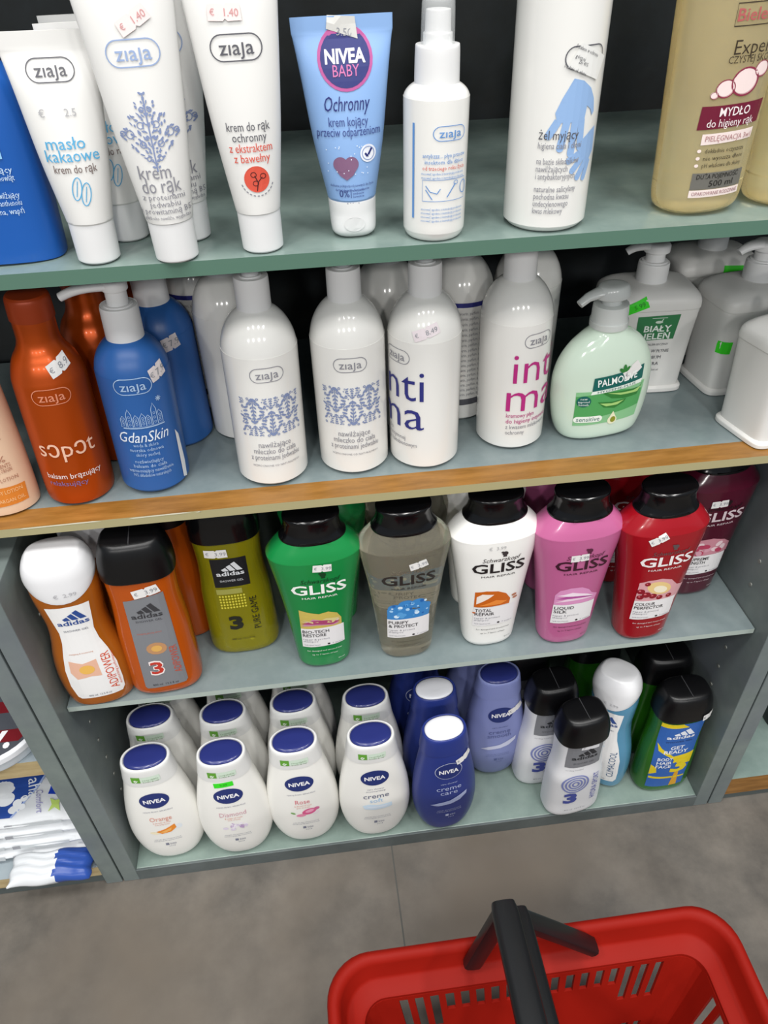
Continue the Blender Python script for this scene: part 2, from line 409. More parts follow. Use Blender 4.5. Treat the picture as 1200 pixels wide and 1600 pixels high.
def damask(p, u0, v0, w_, h, m, seed=3):
    """band of mirrored scrolls and leaves, clipped to a rectangle"""
    rnd = random.Random(seed); cw = w_/3
    def ok(x, y, q=0): return abs(x-u0) < w_/2-q and abs(y-v0) < h/2-q
    def plume(cx, cy, sg, s):
        for mx in (1, -1):
            for k in range(7):
                t = k/6; x = cx+mx*s*(.10+.42*math.sin(t*PI)); y = cy+sg*s*(t*1.5-.75); an = mx*sg*(1.2-1.9*t)
                if ok(x, y, .001): p.ell(x, y, s*.17, s*.075, m, 2, 9, an)
                x2 = cx+mx*s*.14*(1.2-t)
                if ok(x2, y, .001): p.ell(x2, y, s*.12, s*.055, m, 2, 8, mx*sg*.9)
            for (rx, ry, q) in ((.62, .55, .12), (.70, -.25, .10), (.30, -.85, .09)):
                x, y = cx+mx*rx*s, cy+sg*ry*s
                if ok(x, y, q*s): p.ring(x, y, q*s, q*s, s*.05, m, 2, 10)
            for k in range(5):
                x, y = cx+mx*s*rnd.uniform(.45, .85), cy+sg*s*rnd.uniform(-.9, .9)
                if ok(x, y, .0006): p.ell(x, y, .0006, .0006, m, 2, 6)
        pts = [(cx, cy+sg*s*q) for q in (-.9, -.3, .3, .9)]; pts = [q for q in pts if ok(*q)]
        if len(pts) > 1: p.line(pts, s*.06, m, 2)
    for i in range(-2, 3):
        plume(u0+i*cw*.82, v0+(h*.16 if i % 2 else -h*.16), -1 if i % 2 else 1, h*.36)
        plume(u0+i*cw*.82, v0+(-h*.40 if i % 2 else h*.40), 1 if i % 2 else -1, h*.22)
    return p
def pr_damask():
    p = Print(); logo_z(p, 0, .1025, .0262, TXT); damask(p, 0, .0665, .050, .0350, DAMASK)
    for i, (t, w_) in enumerate((('nawilżające', .026), ('mleczko do ciała', .035), ('z proteinami jedwabiu', .041))): p.text(t, 0, .0415-i*.0060, TXT, w=w_, h=.0072)
    p.text('WZMOCNIONE OD NATURALNEGO', .0, .0215, TXT, w=.04, h=.0026, res=1); return p
def pr_intima(m, t2):
    def f():
        p = Print(); logo_z(p, .000, .1025, .026, TXT)
        p.text('inti', .002, .0800, m, w=.0445, h=.0400, bold=-.005); p.text('ma', .000, .0535, m, w=.0485, h=.0400, bold=-.005)
        for i, (t, w_) in enumerate(t2): p.text(t, -.0235+w_/2, .0355-i*.0056, m if i < 2 and m is MAGENTA else TXT, w=w_, h=.0058)
        return p
    return f
def pr_back(dark=True):
    def f():
        p = Print()
        p.rect(0, .112, .07, .004, NAVY if dark else TXT, 1)
        for i in range(17): p.text('skład: aqua, glycerin, parfum, sposób użycia: nanieść', 0, .105-i*.0048, TXT, w=.06, h=.0042, res=1)
        p.rect(0, .020, .06, .006, TXTD, 1); return p
    return f
WB = 'white round pump bottles on the middle shelf'
i3 = (('kremowy płyn', .024), ('do higieny intymnej', .040), ('z kwasem mlekowym', .038), ('ochronny', .016))
b1 = white_bottle((0.2243, 0.0770, Z2), 'white pump bottle with blue-grey damask band, left of its damask twin, beside the gap', WB, rz=.17, pr=pr_damask, lean=.02)
b2 = clone(b1, (0.2895, 0.0826, Z2), 'white pump bottle with blue-grey damask band, touching the bottle lettered in navy', rz=-.02, lean=0)
b3 = white_bottle((0.3459, 0.0808, Z2), 'white pump bottle with large navy letters nti and na turned to its left side', WB, rz=-1.0, pr=pr_intima(NAVY, (('płyn do', .018), ('higieny intymnej', .032), ('z kwasem laktobionowym', .042))))
price(WS, .0035, .124, b3, '8.49', .32, M('#e3d8dc', .6), .02, .0085, phi=.75)
b4 = white_bottle((0.4200, 0.0957, Z2), 'white pump bottle with large magenta letters turned to its right side', WB, rz=.42, pr=pr_intima(MAGENTA, i3), lean=-.02)
white_bottle((0.2015, 0.1451, Z2), 'plain white round bottle half hidden behind the left damask bottle', WB, pump=False)
white_bottle((0.3263, 0.1460, Z2), 'plain white round bottle of which only the shoulder shows between the damask and navy-lettered bottles', WB, pump=False)
white_bottle((0.3851, 0.1460, Z2), 'white round bottle with grey small print and navy stripe, behind the navy-lettered bottle', WB, pump=False, pr=pr_back(), rz=.3)
white_bottle((0.4428, 0.1553, Z2), 'plain white round bottle peeping out behind the magenta-lettered bottle', WB, pump=False)
white_bottle((0.1721, 0.2010, Z2), 'greyish white round bottle covered in small print and dark stripes, behind the blue bottles', WB, pump=False, pr=pr_back(), rz=.1)

# orange flip-cap bottles
ORANGE = M('#ba4a06', .34, metal=.5, coat=.1); ORANGEC = M('#a03a10', .4, metal=.2)
OS = Shape([(0, .0225, .0225), (.002, .0252, .0252), (.006, .0268, .0268), (.05, .027, .027), (.098, .0268, .0268), (.110, .0255, .0255), (.120, .0222, .0222), (.127, .0178, .0178), (.133, .0154, .0154), (.14, .0148, .0148), (.152, .0148, .0148)])
WTXT = M('#e7ddd8', .5); PEACH = M('#f0a060', .5)
def orange_bottle(loc, label, lean=0, rz=0, front=True):
    r = root('lotion_bottle', loc, label, 'bottle', 'orange bronzing balm bottles', rz, lean)
    OS.build('body', ORANGE, r)
    Shape([(.150, .0146, .0146), (.150, .0155, .0155), (.151, .0157, .0157), (.163, .0153, .0153), (.1665, .0140, .0140), (.1672, .012, .012), (.1673, .001, .001)]).build('flip_cap', ORANGEC, r)
    if front:
        p = Print(); logo_z(p, 0, .0985, .028, M('#d98a6a', .5)); p.text('s\u0254p\u0254t', 0, .0545, M('#e5b9a0', .5), w=.043, h=.021, bold=.0)
        p.text('balsam brązujący', .0, .029, WTXT, w=.043, h=.0068); p.text('relaksujący', -.006, .022, M('#7d6a9c', .5), w=.03, h=.0062)
        p.build('label', OS, r)
        price(OS, .0105, .1195, r, '8.9', .35, None, .0165, .0105)
    return r
orange_bottle((0.0752, 0.0742, Z2), 'bright orange flip-cap bottle at the front left, white price sticker on its shoulder', lean=.045, rz=.22)
orange_bottle((0.0985, 0.1283, Z2), 'dark orange bottle standing in shade behind the front orange one', lean=.03, front=False)
orange_bottle((0.1143, 0.1823, Z2), 'deepest orange bottle, seen only under the white spout of the blue pump bottle', front=False)

# blue pump bottles
BLUE = M('#2b5da0', .36); BTXT = M('#a8c2e0', .5)
GS = round_shape(.0277, .100, .1275, .0139)
def blue_pump(loc, label, lean=0, rz=0, front=True, az=PI, reach=.038):
    r = root('pump_bottle', loc, label, 'bottle', 'blue pump bottles', rz, lean)
    GS.build('body', BLUE, r)
    stem_head(r, .1262, .1515, .171, .0139, CAPW, reach, rs=.0078, az=az, headr=.0092)
    if front:
        p = Print(); logo_z(p, 0, .0890, .0285, BTXT)
        rnd = random.Random(2)
        for x, hh in ((-.013, .010), (-.008, .016), (-.003, .011), (.002, .012), (.006, .010), (.011, .019), (.015, .012)):
            p.loop([(x-.0022, .0545), (x+.0022, .0545), (x+.0022, .0545+hh*.7), (x, .0545+hh), (x-.0022, .0545+hh*.7)], .0005, BTXT, 2)
            for k in range(3): p.ring(x, .057+k*hh*.2, .0009, .0012, .0003, BTXT, 2, 8)
        for k in range(4): p.rect(.0165, .0755, .0045, .0006, BTXT, 2, k*PI/4)
        p.rect(.002, .0535, .032, .0009, BTXT, 2)
        p.text('GdanSkin', 0, .0455, M('#dfe8f2', .5), w=.039, h=.0135, shear=.35)
        for i, (t, w_) in enumerate((('woda & skóra', .019), ('morska odnowa', .026), ('skóry suchej', .018), ('rozświetlający', .022), ('balsam do ciała', .026), ('wzmacniający nawilżenie', .036), ('90% składników naturalnych', .03))):
            p.text(t, 0, .038-i*.0044-(.002 if i > 2 else 0), BTXT, w=w_, h=.0046, res=1)
        p.shift(.010).build('label', GS, r)
        price(GS, .0205, .1060, r, '7.9', .25, M('#d9d0d0', .6), .014, .0115)
        q = Print(); q.poly([(.0265, .006), (.031, .004), (.032, .020), (.030, .046), (.0265, .052)], M('#dfe1e4', .5), 2); q.build('back_label', GS, r)
    return r
blue_pump((0.1320, 0.0803, Z2), 'blue pump bottle with white lettering and white spout, at the front beside the orange bottle', lean=.035, rz=.12, az=PI*1.0)
bp2 = blue_pump((0.1474, 0.1404, Z2), 'plain blue pump bottle directly behind the lettered blue one', front=False, az=PI*.5, reach=.03)
price(GS, .012, .101, bp2, '7.9', .2, M('#d9d0d0', .6), .014, .012, phi=.0)
blue_pump((0.1623, 0.2439, Z2), 'rearmost blue pump bottle, a sliver under the upper shelf', front=False, az=PI*.5, reach=.02)

# peach bottle at the left edge
r = root('lotion_bottle', (0.0216, 0.0630, Z2), 'peach-coloured bottle with orange label foot, cut by the left picture edge', 'bottle', None, .15, .03)
PS = Shape([(0, .0225, .018), (.002, .0252, .020), (.006, .0262, .021), (.05, .0265, .0215), (.12, .0245, .020), (.142, .020, .017), (.15, .012, .012), (.158, .011, .011)])
PS.build('body', M('#e3c3a6', .4), r)
Shape([(.15, .013, .013), (.15, .0135, .0135), (.165, .013, .013), (.170, .012, .012), (.1702, .001, .001)]).build('cap', M('#d8b090', .4), r)
p = Print(); p.poly([(-.022, .010), (.0205, .010), (.0215, .026), (-.022, .030)], M('#d9812e', .5), 1)
BR = M('#a8705a', .5)
for i, (t, w_, z) in enumerate((('REPAIR', .018, .070), ('BODY', .012, .064), ('90%', .014, .052), ('INGREDIENTS', .018, .046), ('NATURAL ORIGIN', .018, .042), ('BODY LOTION', .022, .034))): p.text(t, .008, z, BR, w=w_, h=.005 if i != 2 else .008, res=1)
p.text('BODY LOTION', .008, .023, M('#f2c48c', .5), w=.022, h=.005); p.text('ARGAN OIL', .010, .015, M('#f2c48c', .5), w=.018, h=.005)
p.build('label', PS, r)

# mint green liquid soap
MINT = M('#cfe1d0', .13, coat=.4)
r = root('soap_dispenser', (0.4922, 0.0919, Z2), 'mint green liquid soap bottle with clear pump, aloe label and torn price sticker', 'soap', None, .10, -.03)
QS = Shape([(0, .030, .016, 2.6), (.0015, .034, .019, 2.6), (.006, .0375, .021, 2.5), (.02, .0415, .022, 2.4), (.04, .0438, .0225, 2.3), (.055, .0438, .022, 2.2), (.07, .0405, .021, 2.1), (.083, .033, .0185, 2.0), (.091, .024, .016), (.0955, .0168, .0145), (.099, .0145, .0140), (.103, .0142, .0142)])
QS.build('body', MINT, r)
CLEARP = M('#e3e7e5', .2, trans=.3)
Shape([(.099, .0148, .0148), (.099, .0156, .0156), (.104, .0156, .0156), (.1045, .0148, .0148), (.1155, .0142, .0142), (.1175, .0125, .0125), (.1177, .001, .001)]).build('pump_collar', CLEARP, r)
mb = MB(); mb.loft(Shape([(.1172, .008, .008), (.123, .0082, .0082), (.1235, .0145, .0120), (.1315, .0125, .0102), (.1335, .008, .007), (.1338, .001, .001)]).rings(), CLEARP)
mb.tube([(0, 0, .1285), (-.012, -.001, .1282), (-.022, -.002, .1258), (-.029, -.003, .1215)], [(.0085, .0045), (.0065, .004), (.0046, .0034), (.0036, .003)], CLEARP)
mb.build('pump_head', r)
p = Print(); G1 = M('#4fa05a', .45); G2 = M('#2f7a35', .45); G3 = M('#a6cf7a', .45); TEAL = M('#0c5f58', .45); G0 = M('#86c08c', .45)
p.poly([(-.030, .017), (.026, .019), (.031, .052), (-.030, .050)], G0, 1)
p.poly([(-.030, .022), (.027, .030), (.0285, .045), (.004, .050), (-.030, .046)], G1, 2)
p.poly([(-.010, .049), (.006, .0475), (.026, .047), (.029, .051), (.024, .0405), (.012, .040), (.0, .042)], G2, 3)
p.poly([(-.004, .0475), (.008, .044), (.024, .0432), (.0275, .0475), (.020, .0455), (.008, .046)], G3, 4)
p.poly([(-.012, .040), (-.006, .034), (.004, .032), (.012, .036), (.014, .0395), (.002, .0385)], G2, 3)
p.poly([(-.010, .0385), (-.004, .035), (.006, .035), (.012, .0385), (.001, .0372)], G3, 4)
p.poly([(-.0175, .0505), (.0275, .0545), (.0285, .0670), (-.0165, .0625)], TEAL, 4)
p.poly([(-.0185, .0475), (.0268, .0510), (.0275, .0545), (-.0175, .0505)], M('#e6efe6', .45), 4)
p.text('PALMOLIVE', .004, .0590, M('#f3f7f3', .45), w=.035, h=.0092, L=6, rot=.085, bold=.01)
p.text('HYGIENE-PLUS', .004, .0509, TEAL, w=.034, h=.003, L=6, rot=.08)
p.ell(.009, .068, .0016, .0035, G2, 6, 10); p.ell(.0065, .0665, .0014, .003, G2, 6, 10, .8); p.ell(.0115, .067, .0014, .003, G2, 6, 10, -.8)
p.ell(-.0235, .0415, .0058, .0052, TEAL, 5)
for i, t in enumerate(('new', 'improved', 'formula')): p.text(t, -.0235, .0442-i*.0028, M('#eef5ee', .4), w=(.0055, .009, .008)[i], h=.0031, L=6, res=1)
p.pillfill(-.018, .0235, .024, .0062, M('#eef4ec', .4), 5); p.text('sensitive', -.018, .0238, TEAL, w=.0195, h=.0062, L=6)
p.ell(.0035, .0200, .0042, .0042, M('#e8e8c8', .3), 5); p.poly([(-.0002, .0215), (.0035, .0290), (.0072, .0215)], M('#e8e8c8', .3), 5); p.ell(.0042, .0205, .0024, .0030, M('#8a8f2a', .3), 6)
p.build('label', QS, r)
price(QS, .0165, .0645, r, '', .5, None, .0165, .010)

# square white soap dispensers
def square_shape(k=1): return Shape([(0, .0395, .0295, 7), (.0008, .0405, .0305, 7), (.004, .0405, .0305, 7), (.0062, .0385, .0285, 7), (.008, .0378, .0278, 7), (.05, .0395, .0288, 7), (.080, .0415, .030, 7), (.0825, .0418, .0302, 7), (.084, .0422, .0308, 7), (.090, .0418, .0305, 6.5), (.0945, .0395, .0285, 5.5), (.0985, .0335, .0235, 4.5), (.1005, .022, .018, 3), (.1012, .0135, .0135, 2), (.103, .0132, .0132, 2)])
SQ = square_shape()
def square_bottle(loc, label, rz, az, front=False):
    r = root('soap_dispenser', loc, label, 'soap', 'white square soap dispensers', rz)
    SQ.build('body', WHITEM, r)
    stem_head(r, .1005, .1175, .1345, .0138, CAPW, .026, rs=.0085, az=az, up=.0025, headr=.0115)
    if front:
        p = Print(); GB = M('#2f7a4a', .5); p.poly([(-.016, .0545), (.0195, .0555), (.0215, .0795), (-.017, .0785)], GB, 1)
        p.text('BIAŁY', .003, .0665, M('#e9f1ea', .5), w=.025, h=.0085, bold=.02); p.text('JELEŃ', .003, .0590, M('#e9f1ea', .5), w=.025, h=.0085, bold=.02)
        p.ell(.003, .0728, .0035, .0014, M('#cfe0d2', .5), 3, 10); p.line([(.005, .073), (.0065, .076)], .0008, M('#cfe0d2', .5), 3); p.rect(.003, .0768, .014, .0005, M('#cfe0d2', .5), 3)
        for i, (t, w_, h) in enumerate((('HIPOALERGICZNY', .026, .003), ('MYDŁO W PŁYNIE', .03, .0046), ('PREMIUM', .018, .005), ('EKSTRA', .016, .005), ('pojemność 500 ml', .018, .003))): p.text(t, .003, .0505-i*.0066, TXTD, w=w_, h=h, res=1)
        p.build('label', SQ, r)
    return r
sA = square_bottle((0.5531, 0.1656, Z2), 'white square soap pump with green label, standing behind the mint soap', -.06, PI*.98, True)
p = Print(); p.rect(-.021, .0885, .022, .009, GREENSTICK, 3, .35); p.text('5.99', -.018, .0895, M('#1f8a18', .5), h=.006, L=5, rot=.35)
SQF = Shape([(.07, .0425, .0312, 7), (.0875, .0424, .0311, 7), (.092, .0415, .0302, 6.5), (.096, .038, .027, 5.5), (.1, .03, .022, 4.5)])
p.build('price_sticker', SQF, sA, label='bright green price sticker')
sC = square_bottle((0.6402, 0.1520, Z2), 'white square soap pump at the right edge, small green sticker low on its front', .10, PI, False)
p = Print(); p.rect(-.034, .049, .010, .012, GREENSTICK, 3); p.build('price_sticker', SQ, sC, label='bright green price sticker')
sB = square_bottle((0.6362, 0.0714, Z2), 'frontmost white square soap dispenser, cut by the right picture edge', .24, PI*.35, False)
sD = square_bottle((0.6363, 0.2271, Z2), 'rearmost white square soap dispenser, under the glass shelf, green sticker on its shoulder', .0, PI, False)
p = Print(); p.rect(.010, .0885, .020, .008, GREENSTICK, 3, -.05); p.build('price_sticker', SQF, sD, label='bright green price sticker')

# ================================================================== TOP SHELF (Z1)
def tube_shape(H, rc, at, hc=.022, crimp=.007):
    return Shape([(hc-.001, rc*.98, rc*.98), (hc+.001, rc*1.06, rc*1.06), (hc+.004, rc*1.1, rc*1.08), (hc+(H-hc)*.35, rc*1.1+(at-rc*1.1)*.42, rc*.98), (hc+(H-hc)*.7, rc*1.1+(at-rc*1.1)*.75, rc*.62, 2.2), (H-crimp*1.6, at*.97, rc*.2, 2.6), (H-crimp, at, .0016, 3.5), (H-crimp, at, .0016, 3.5), (H, at*1.005, .0014, 4), (H, at*1.005, .0014, 4), (H+.0001, at*.5, .0004, 3)])
def tube_obj(loc, label, H, rc, at, body, capm, group, rz=0, lean=0, hc=.022, cap_rows=None):
    r = root('cream_tube', loc, label, 'tube', group, rz, lean)
    sh = tube_shape(H, rc, at, hc); sh.build('body', body, r)
    Shape(cap_rows or [(0, rc*.9, rc*.9), (.0012, rc*.98, rc*.98), (.0025, rc, rc), (hc-.001, rc*1.03, rc*1.03), (hc, rc*1.0, rc*1.0), (hc, rc*1.0, rc*1.0), (hc+.0002, .001, .001)]).build('cap', capm, r)
    return r, sh
CT = 'white hand cream tubes'
CYAN = M('#4fa3cf', .5); LBL = M('#8fa3c8', .5); RED = M('#d2523f', .5)
def maslo_label():
    p = Print(); logo_z(p, -.001, .0925, .0235, TXTD)
    p.text('2.5', .004, .074, M('#a9a9ac', .5), h=.005); p.text('€', -.010, .074, M('#a9a9ac', .5), h=.005)
    p.text('masło', -.002, .0600, CYAN, w=.0195, h=.0085); p.text('kakaowe', .000, .0540, CYAN, w=.0265, h=.0085); p.text('krem do rąk', .0, .0475, M('#6d5c58', .5), w=.0215, h=.0058)
    for dx, dz in ((-.0015, .0375), (.0025, .0345)):
        p.loop(rot2([(.0026*math.sin(t)*(1 if abs(math.sin(t)) else 1), .0062*math.cos(t)) for t in [-2*PI*k/18 for k in range(18)]], -.25, dx, dz), .0005, CYAN, 2); p.line(rot2([(0, -.004), (0, .004)], -.25, dx, dz), .0004, CYAN)
    return p
tm, shm = tube_obj((.1445, .038, Z1), 'white hand cream tube with light blue lettering, right beside the deep blue bottle', .1135, .0121, .0238, WHITEM, CAPW, CT, rz=.14, lean=.02)
maslo_label().shift(.0045).build('label', shm, tm)
clone(tm, (.157, .0745, Z1), 'white hand cream tube with blue lettering, half hidden behind the two front left tubes', lean=.0, rz=.1)
clone(tm, (.150, .114, Z1), 'third white tube in the left file, only its grey crimped top showing', lean=0, rz=.05)
tj, shj = tube_obj((.1905, .032, Z1), 'tall white hand cream tube with blue-grey damask lozenge', .158, .0124, .0268, WHITEM, CAPW, CT, rz=.10, lean=-.012)
p = Print(); logo_z(p, .000, .1040, .0262, LBL)
rnd = random.Random(8)
for k in range(150):
    a, b = rnd.uniform(0, 1), rnd.uniform(-1, 1)
    if a+abs(b) > 1 or rnd.random() < (a*.3): continue
    for mx in (1, -1): p.ell(mx*a*.0150, .0685+b*.0205, rnd.uniform(.0006, .0013), rnd.uniform(.0003, .0006), DAMASK, 2, 8, mx*rnd.uniform(.2, 1.4))
for (a, b, q) in ((.010, 0, .0022), (.004, .004, .0018), (.0045, -.005, .0018), (.002, .011, .0013), (.003, -.012, .0013), (.0135, .0005, .0014)):
    for mx in (1, -1): p.ring(mx*a, .0685+b, q, q, .0005, DAMASK, 2, 12)
p.line([(0, .050), (0, .087)], .0007, DAMASK)
p.text('krem', -.002, .0500, TXT, w=.0165, h=.0100); p.text('do rąk', .0, .0430, TXT, w=.0200, h=.0105)
for i, (t, w_) in enumerate((('z proteinami', .022), ('jedwabiu', .016), ('i prowitaminą B5', .026), ('głęboko nawilża, wygładza', .024))): p.text(t, 0, .0372-i*.0037, TXT, w=w_, h=.0046 if i < 3 else .0028, res=1)
p.build('label', shj, tj); price(shj, .003, .1175, tj, '1.40', .45, M('#e8d6d4', .6), .0165, .0075, ink=M('#c89090', .5))
clone(tj, (.1955, .066, Z1), 'tall white tube hidden behind the damask tube, only its right edge visible', lean=.015, drop=('price_sticker',))
tb, shb = tube_obj((.2405, .038, Z1), 'tall white hand cream tube with red cotton-flower circle and red lettering', .155, .0121, .0262, WHITEM, CAPW, CT, rz=.04, lean=-.006)
p = Print(); logo_z(p, .000, .1035, .0262, TXTD)
for i, (t, w_, m) in enumerate((('krem do rąk', .0225, TXTD), ('ochronny', .0180, TXTD), ('z ekstraktem', .0225, RED), ('z bawełny', .0190, RED))): p.text(t, .0005, .0680-i*.0052, m, w=w_, h=.0062)
p.ell(.0015, .0415, .0068, .0068, RED, 1)
for a, b in ((-.0015, .0440), (.0035, .0430), (-.0008, .0395)): p.ring(.0015+a, b, .0017, .0015, .0004, M('#4a1a1a', .5), 2, 10)
p.line([(.001, .0355), (.002, .0400), (.0005, .0435)], .0005, M('#4a1a1a', .5)); p.line([(.002, .0400), (.0045, .0425)], .0005, M('#4a1a1a', .5))
for k in range(11):
    a = PI+.35+k*.24; p.rect(.0015+.0087*math.cos(a), .0415+.0087*math.sin(a), .0006, .0012, TXT, 2, a)
p.build('label', shb, tb); price(shb, -.0035, .1185, tb, '1.40', -.05, M('#e8d6d4', .6), .0165, .0075, ink=M('#c89090', .5))

LBLUE = M('#86a9d8', .42); BNAVY = M('#232a6e', .45); BPINK = M('#b0508f', .45)
tn, shn = tube_obj((.2965, .054, Z1), 'light blue cream tube with navy round emblem standing on a white cap', .1125, .0137, .0272, LBLUE, CAPW, None, rz=-.02, lean=-.008, hc=.0215,
    cap_rows=[(0, .0105, .0098, 2.6), (.002, .0128, .0122, 2.6), (.005, .0137, .0135, 2.5), (.014, .0141, .0141), (.0205, .0143, .0143), (.0215, .0139, .0139), (.0215, .0139, .0139), (.0217, .001, .001)])
p = Print(); p.ell(.0005, .0870, .0141, .0141, BPINK, 1); p.ell(.0005, .0870, .0126, .0126, BNAVY, 2)
p.text('NIVEA', .0005, .0880, M('#f2f2f6', .4), w=.0205, h=.0083, bold=.03, L=4); p.text('BABY', .0005, .0820, M('#c46aa0', .4), w=.0135, h=.0072, L=4)
p.text('Ochronny', .0, .0680, BNAVY, w=.0235, h=.0095, shear=.25); p.text('krem kojący', 0, .0600, M('#3b4a86', .5), w=.0205, h=.0062); p.text('przeciw odparzeniom', .0, .0553, M('#3b4a86', .5), w=.0330, h=.0060)
HT = M('#7d5a78', .5); p.ell(-.0056, .0400, .0038, .0036, HT, 2); p.ell(.0002, .0400, .0038, .0036, HT, 2); p.poly([(-.0091, .0386), (-.0062, .0345), (-.0027, .0322), (.0008, .0345), (.0037, .0386), (-.0027, .0415)], HT, 2)
p.ell(.0095, .0445, .0043, .0043, M('#e3e6ee', .5), 1); p.ring(.0095, .0445, .0034, .0034, .0004, M('#7f93bd', .5)); p.line([(.0078, .0447), (.0090, .0430), (.0115, .0468)], .0010, BNAVY)
rnd = random.Random(5)
for k in range(22): p.ell(rnd.uniform(-.0125, .011), rnd.uniform(.033, .049), .0003, .0003, M('#dfe8f5', .5), 2, 6)
for i, (t, w_) in enumerate((('delikatna pielęgnacja od pierwszych dni życia', .023), ('dermatologicznie, bez parabenów', .018))): p.text(t, 0, .0295-i*.0022, M('#3b4a86', .5), w=w_, h=.002, res=1)
p.text('0%', -.0045, .0255, BNAVY, w=.0052, h=.0052); p.rect(-.001, .0255, .0003, .0045, BNAVY, 2)
for i, t in enumerate(('alkoholu', 'parabenów', 'barwników')): p.text(t, .003, .0271-i*.0016, M('#3b4a86', .5), w=.006, h=.0017, res=1)
p.text('100ml', 0, .0195, BNAVY, w=.0062, h=.0030); p.zoom(1.06, 1.09, .012).build('label', shn, tn)
p = Print(); p.poly([(-.0085, .0985), (.0080, .0935), (.0070, .1035), (-.0075, .1045)], M('#c9c8c4', .55), 5); p.text('3.50', .001, .0968, GREY, h=.005, L=7, rot=-.1); p.shift(.0085).build('price_sticker', shn, tn)
p = Print(); p.ell(.0, .0085, .0062, .0042, M('#dadada', .3), 1); p.build('thumb_notch', Shape([(0, .0108, .0102, 2.6), (.002, .0129, .0123, 2.6), (.005, .0138, .0136, 2.5), (.014, .0142, .0142), (.021, .0144, .0144)]), tn)

# small spray bottle
r = root('spray_bottle', (.3445, .0425, Z1), 'small white spray bottle with clear overcap and pale blue print', 'bottle', None, .06, .01)
SP = round_shape(.0185, .0735, .0815, .0118); SP.build('body', WHITE, r)
Shape([(.0805, .0122, .0122), (.0805, .0124, .0124), (.0975, .0120, .0120), (.0988, .0110, .0110), (.0988, .0110, .0110), (.0989, .001, .001)]).build('collar', CAPW, r)
Shape([(.0985, .0078, .0078), (.1040, .0078, .0078), (.1042, .0070, .0070), (.1130, .0066, .0066), (.1145, .0058, .0058), (.1146, .001, .001)]).build('spray_head', CAPW, r)
mb = MB(); ov = Shape([(.0990, .0091, .0091), (.0990, .0091, .0091), (.1165, .0087, .0087), (.1190, .0078, .0078), (.1195, .005, .005), (.1196, .0005, .0005)]); mb.loft(ov.rings(), M('#f4f7f7', .08, alpha=.28)); mb.build('clear_overcap', r)
PB = M('#5d8fcb', .5)
p = Print(); logo_z(p, .0065, .0555, .0155, PB)
p.rect(-.0102, .0365, .0011, .047, PB, 1)
for i, (t, w_, m) in enumerate((('antybzzz... płyn przeciw', .020, PB), ('insektom dla dzieci', .018, PB), ('od trzeciego roku życia', .020, RED))): p.text(t, .0045, .0452-i*.0030, m, w=w_, h=.0030, res=1)
for z in (.0365, .0345, .0185, .0165, .0145, .0125): p.text('stosować zgodnie z instrukcją producenta', .0040, z, PB, w=.020, h=.0018, res=1)
p.line([(-.004, .0305), (-.002, .0275), (.001, .0265), (.0025, .029)], .0004, PB); p.line([(-.004, .0285), (-.001, .0235)], .0004, PB); p.line([(.0055, .0245), (.0095, .031)], .0005, PB); p.ring(.0098, .0315, .0012, .0012, .0003, PB, 2, 10)
p.ring(.0145, .0285, .0022, .0034, .0004, PB); p.loop([(-.0055, .0225), (.0155, .0225), (.0155, .0335), (-.0055, .0335)], .0003, PB)
p.zoom(1.3, 1.08, .012, -.0042).build('label', SP, r)

# large white cleanser bottle with hands
r = root('cleanser_bottle', (.416, .051, Z1), 'large white bottle with pale blue printed hands, its top above the picture', 'bottle', None, .12, -.005)
BS = round_shape(.0252, .146, .166, .0135); BS.build('body', WHITE, r)
Shape([(.1645, .0145, .0145), (.1645, .015, .015), (.188, .0145, .0145), (.1895, .0125, .0125), (.1896, .001, .001)]).build('cap', CAPW, r)
HB = M('#8fb0db', .5); p = Print()
p.pill(.0045, .0950, .0245, .0112, .0006, TXTD); p.text('a', .0125, .0955, TXTD, h=.0088)
p.poly([(-.0015, .0855), (.0045, .0840), (.0100, .0800), (.0135, .0745), (.0150, .0680), (.0135, .0660), (.0115, .0695), (.0085, .0715), (.0075, .0640), (-.0085, .0640), (-.0100, .0690), (-.0070, .0760)], HB, 1)
for a, b in (((-.0080, .0650), (-.0125, .0575)), ((-.0030, .0650), (-.0055, .0510)), ((.0018, .0650), (.0010, .0480)), ((.0058, .0650), (.0065, .0510))):
    p.line([a, b], .0043, HB, 1); p.ell(b[0], b[1], .0021, .0021, HB, 1, 12)
p.poly([(.0040, .0520), (.0135, .0580), (.0185, .0600), (.0200, .0470), (.0155, .0420), (.0085, .0450)], HB, 1)
for a, b in (((.0080, .0480), (.0005, .0440)), ((.0100, .0455), (.0035, .0385)), ((.0130, .0435), (.0075, .0345)), ((.0160, .0430), (.0125, .0335))):
    p.line([a, b], .0038, HB, 1); p.ell(b[0], b[1], .0019, .0019, HB, 1, 12)
p.text('żel myjący', -.0065, .0580, TXTD, w=.0225, h=.0068)
for i, t in enumerate((('higiena ciała i dłoni', .0250), ('', 0), ('na bazie składników', .0245), ('nawilżających', .0180), ('i antybakteryjnych', .0230), ('', 0), ('naturalne salicylany', .0245), ('pochodna kwasu', .0205), ('undecylenowego', .0205), ('kwas mlekowy', .0175))):
    if t[0]: p.text(t[0], -.0177+t[1]/2, .0525-i*.0041+(.0012 if i > 5 else 0), TXT, w=t[1], h=.0048)
p.shift(-.0035).build('label', BS, r)
p = Print(); p.poly([(-.006, .0875), (.0130, .0800), (.0185, .0905), (.0005, .0985)], M('#e3e3e0', .55), 5)
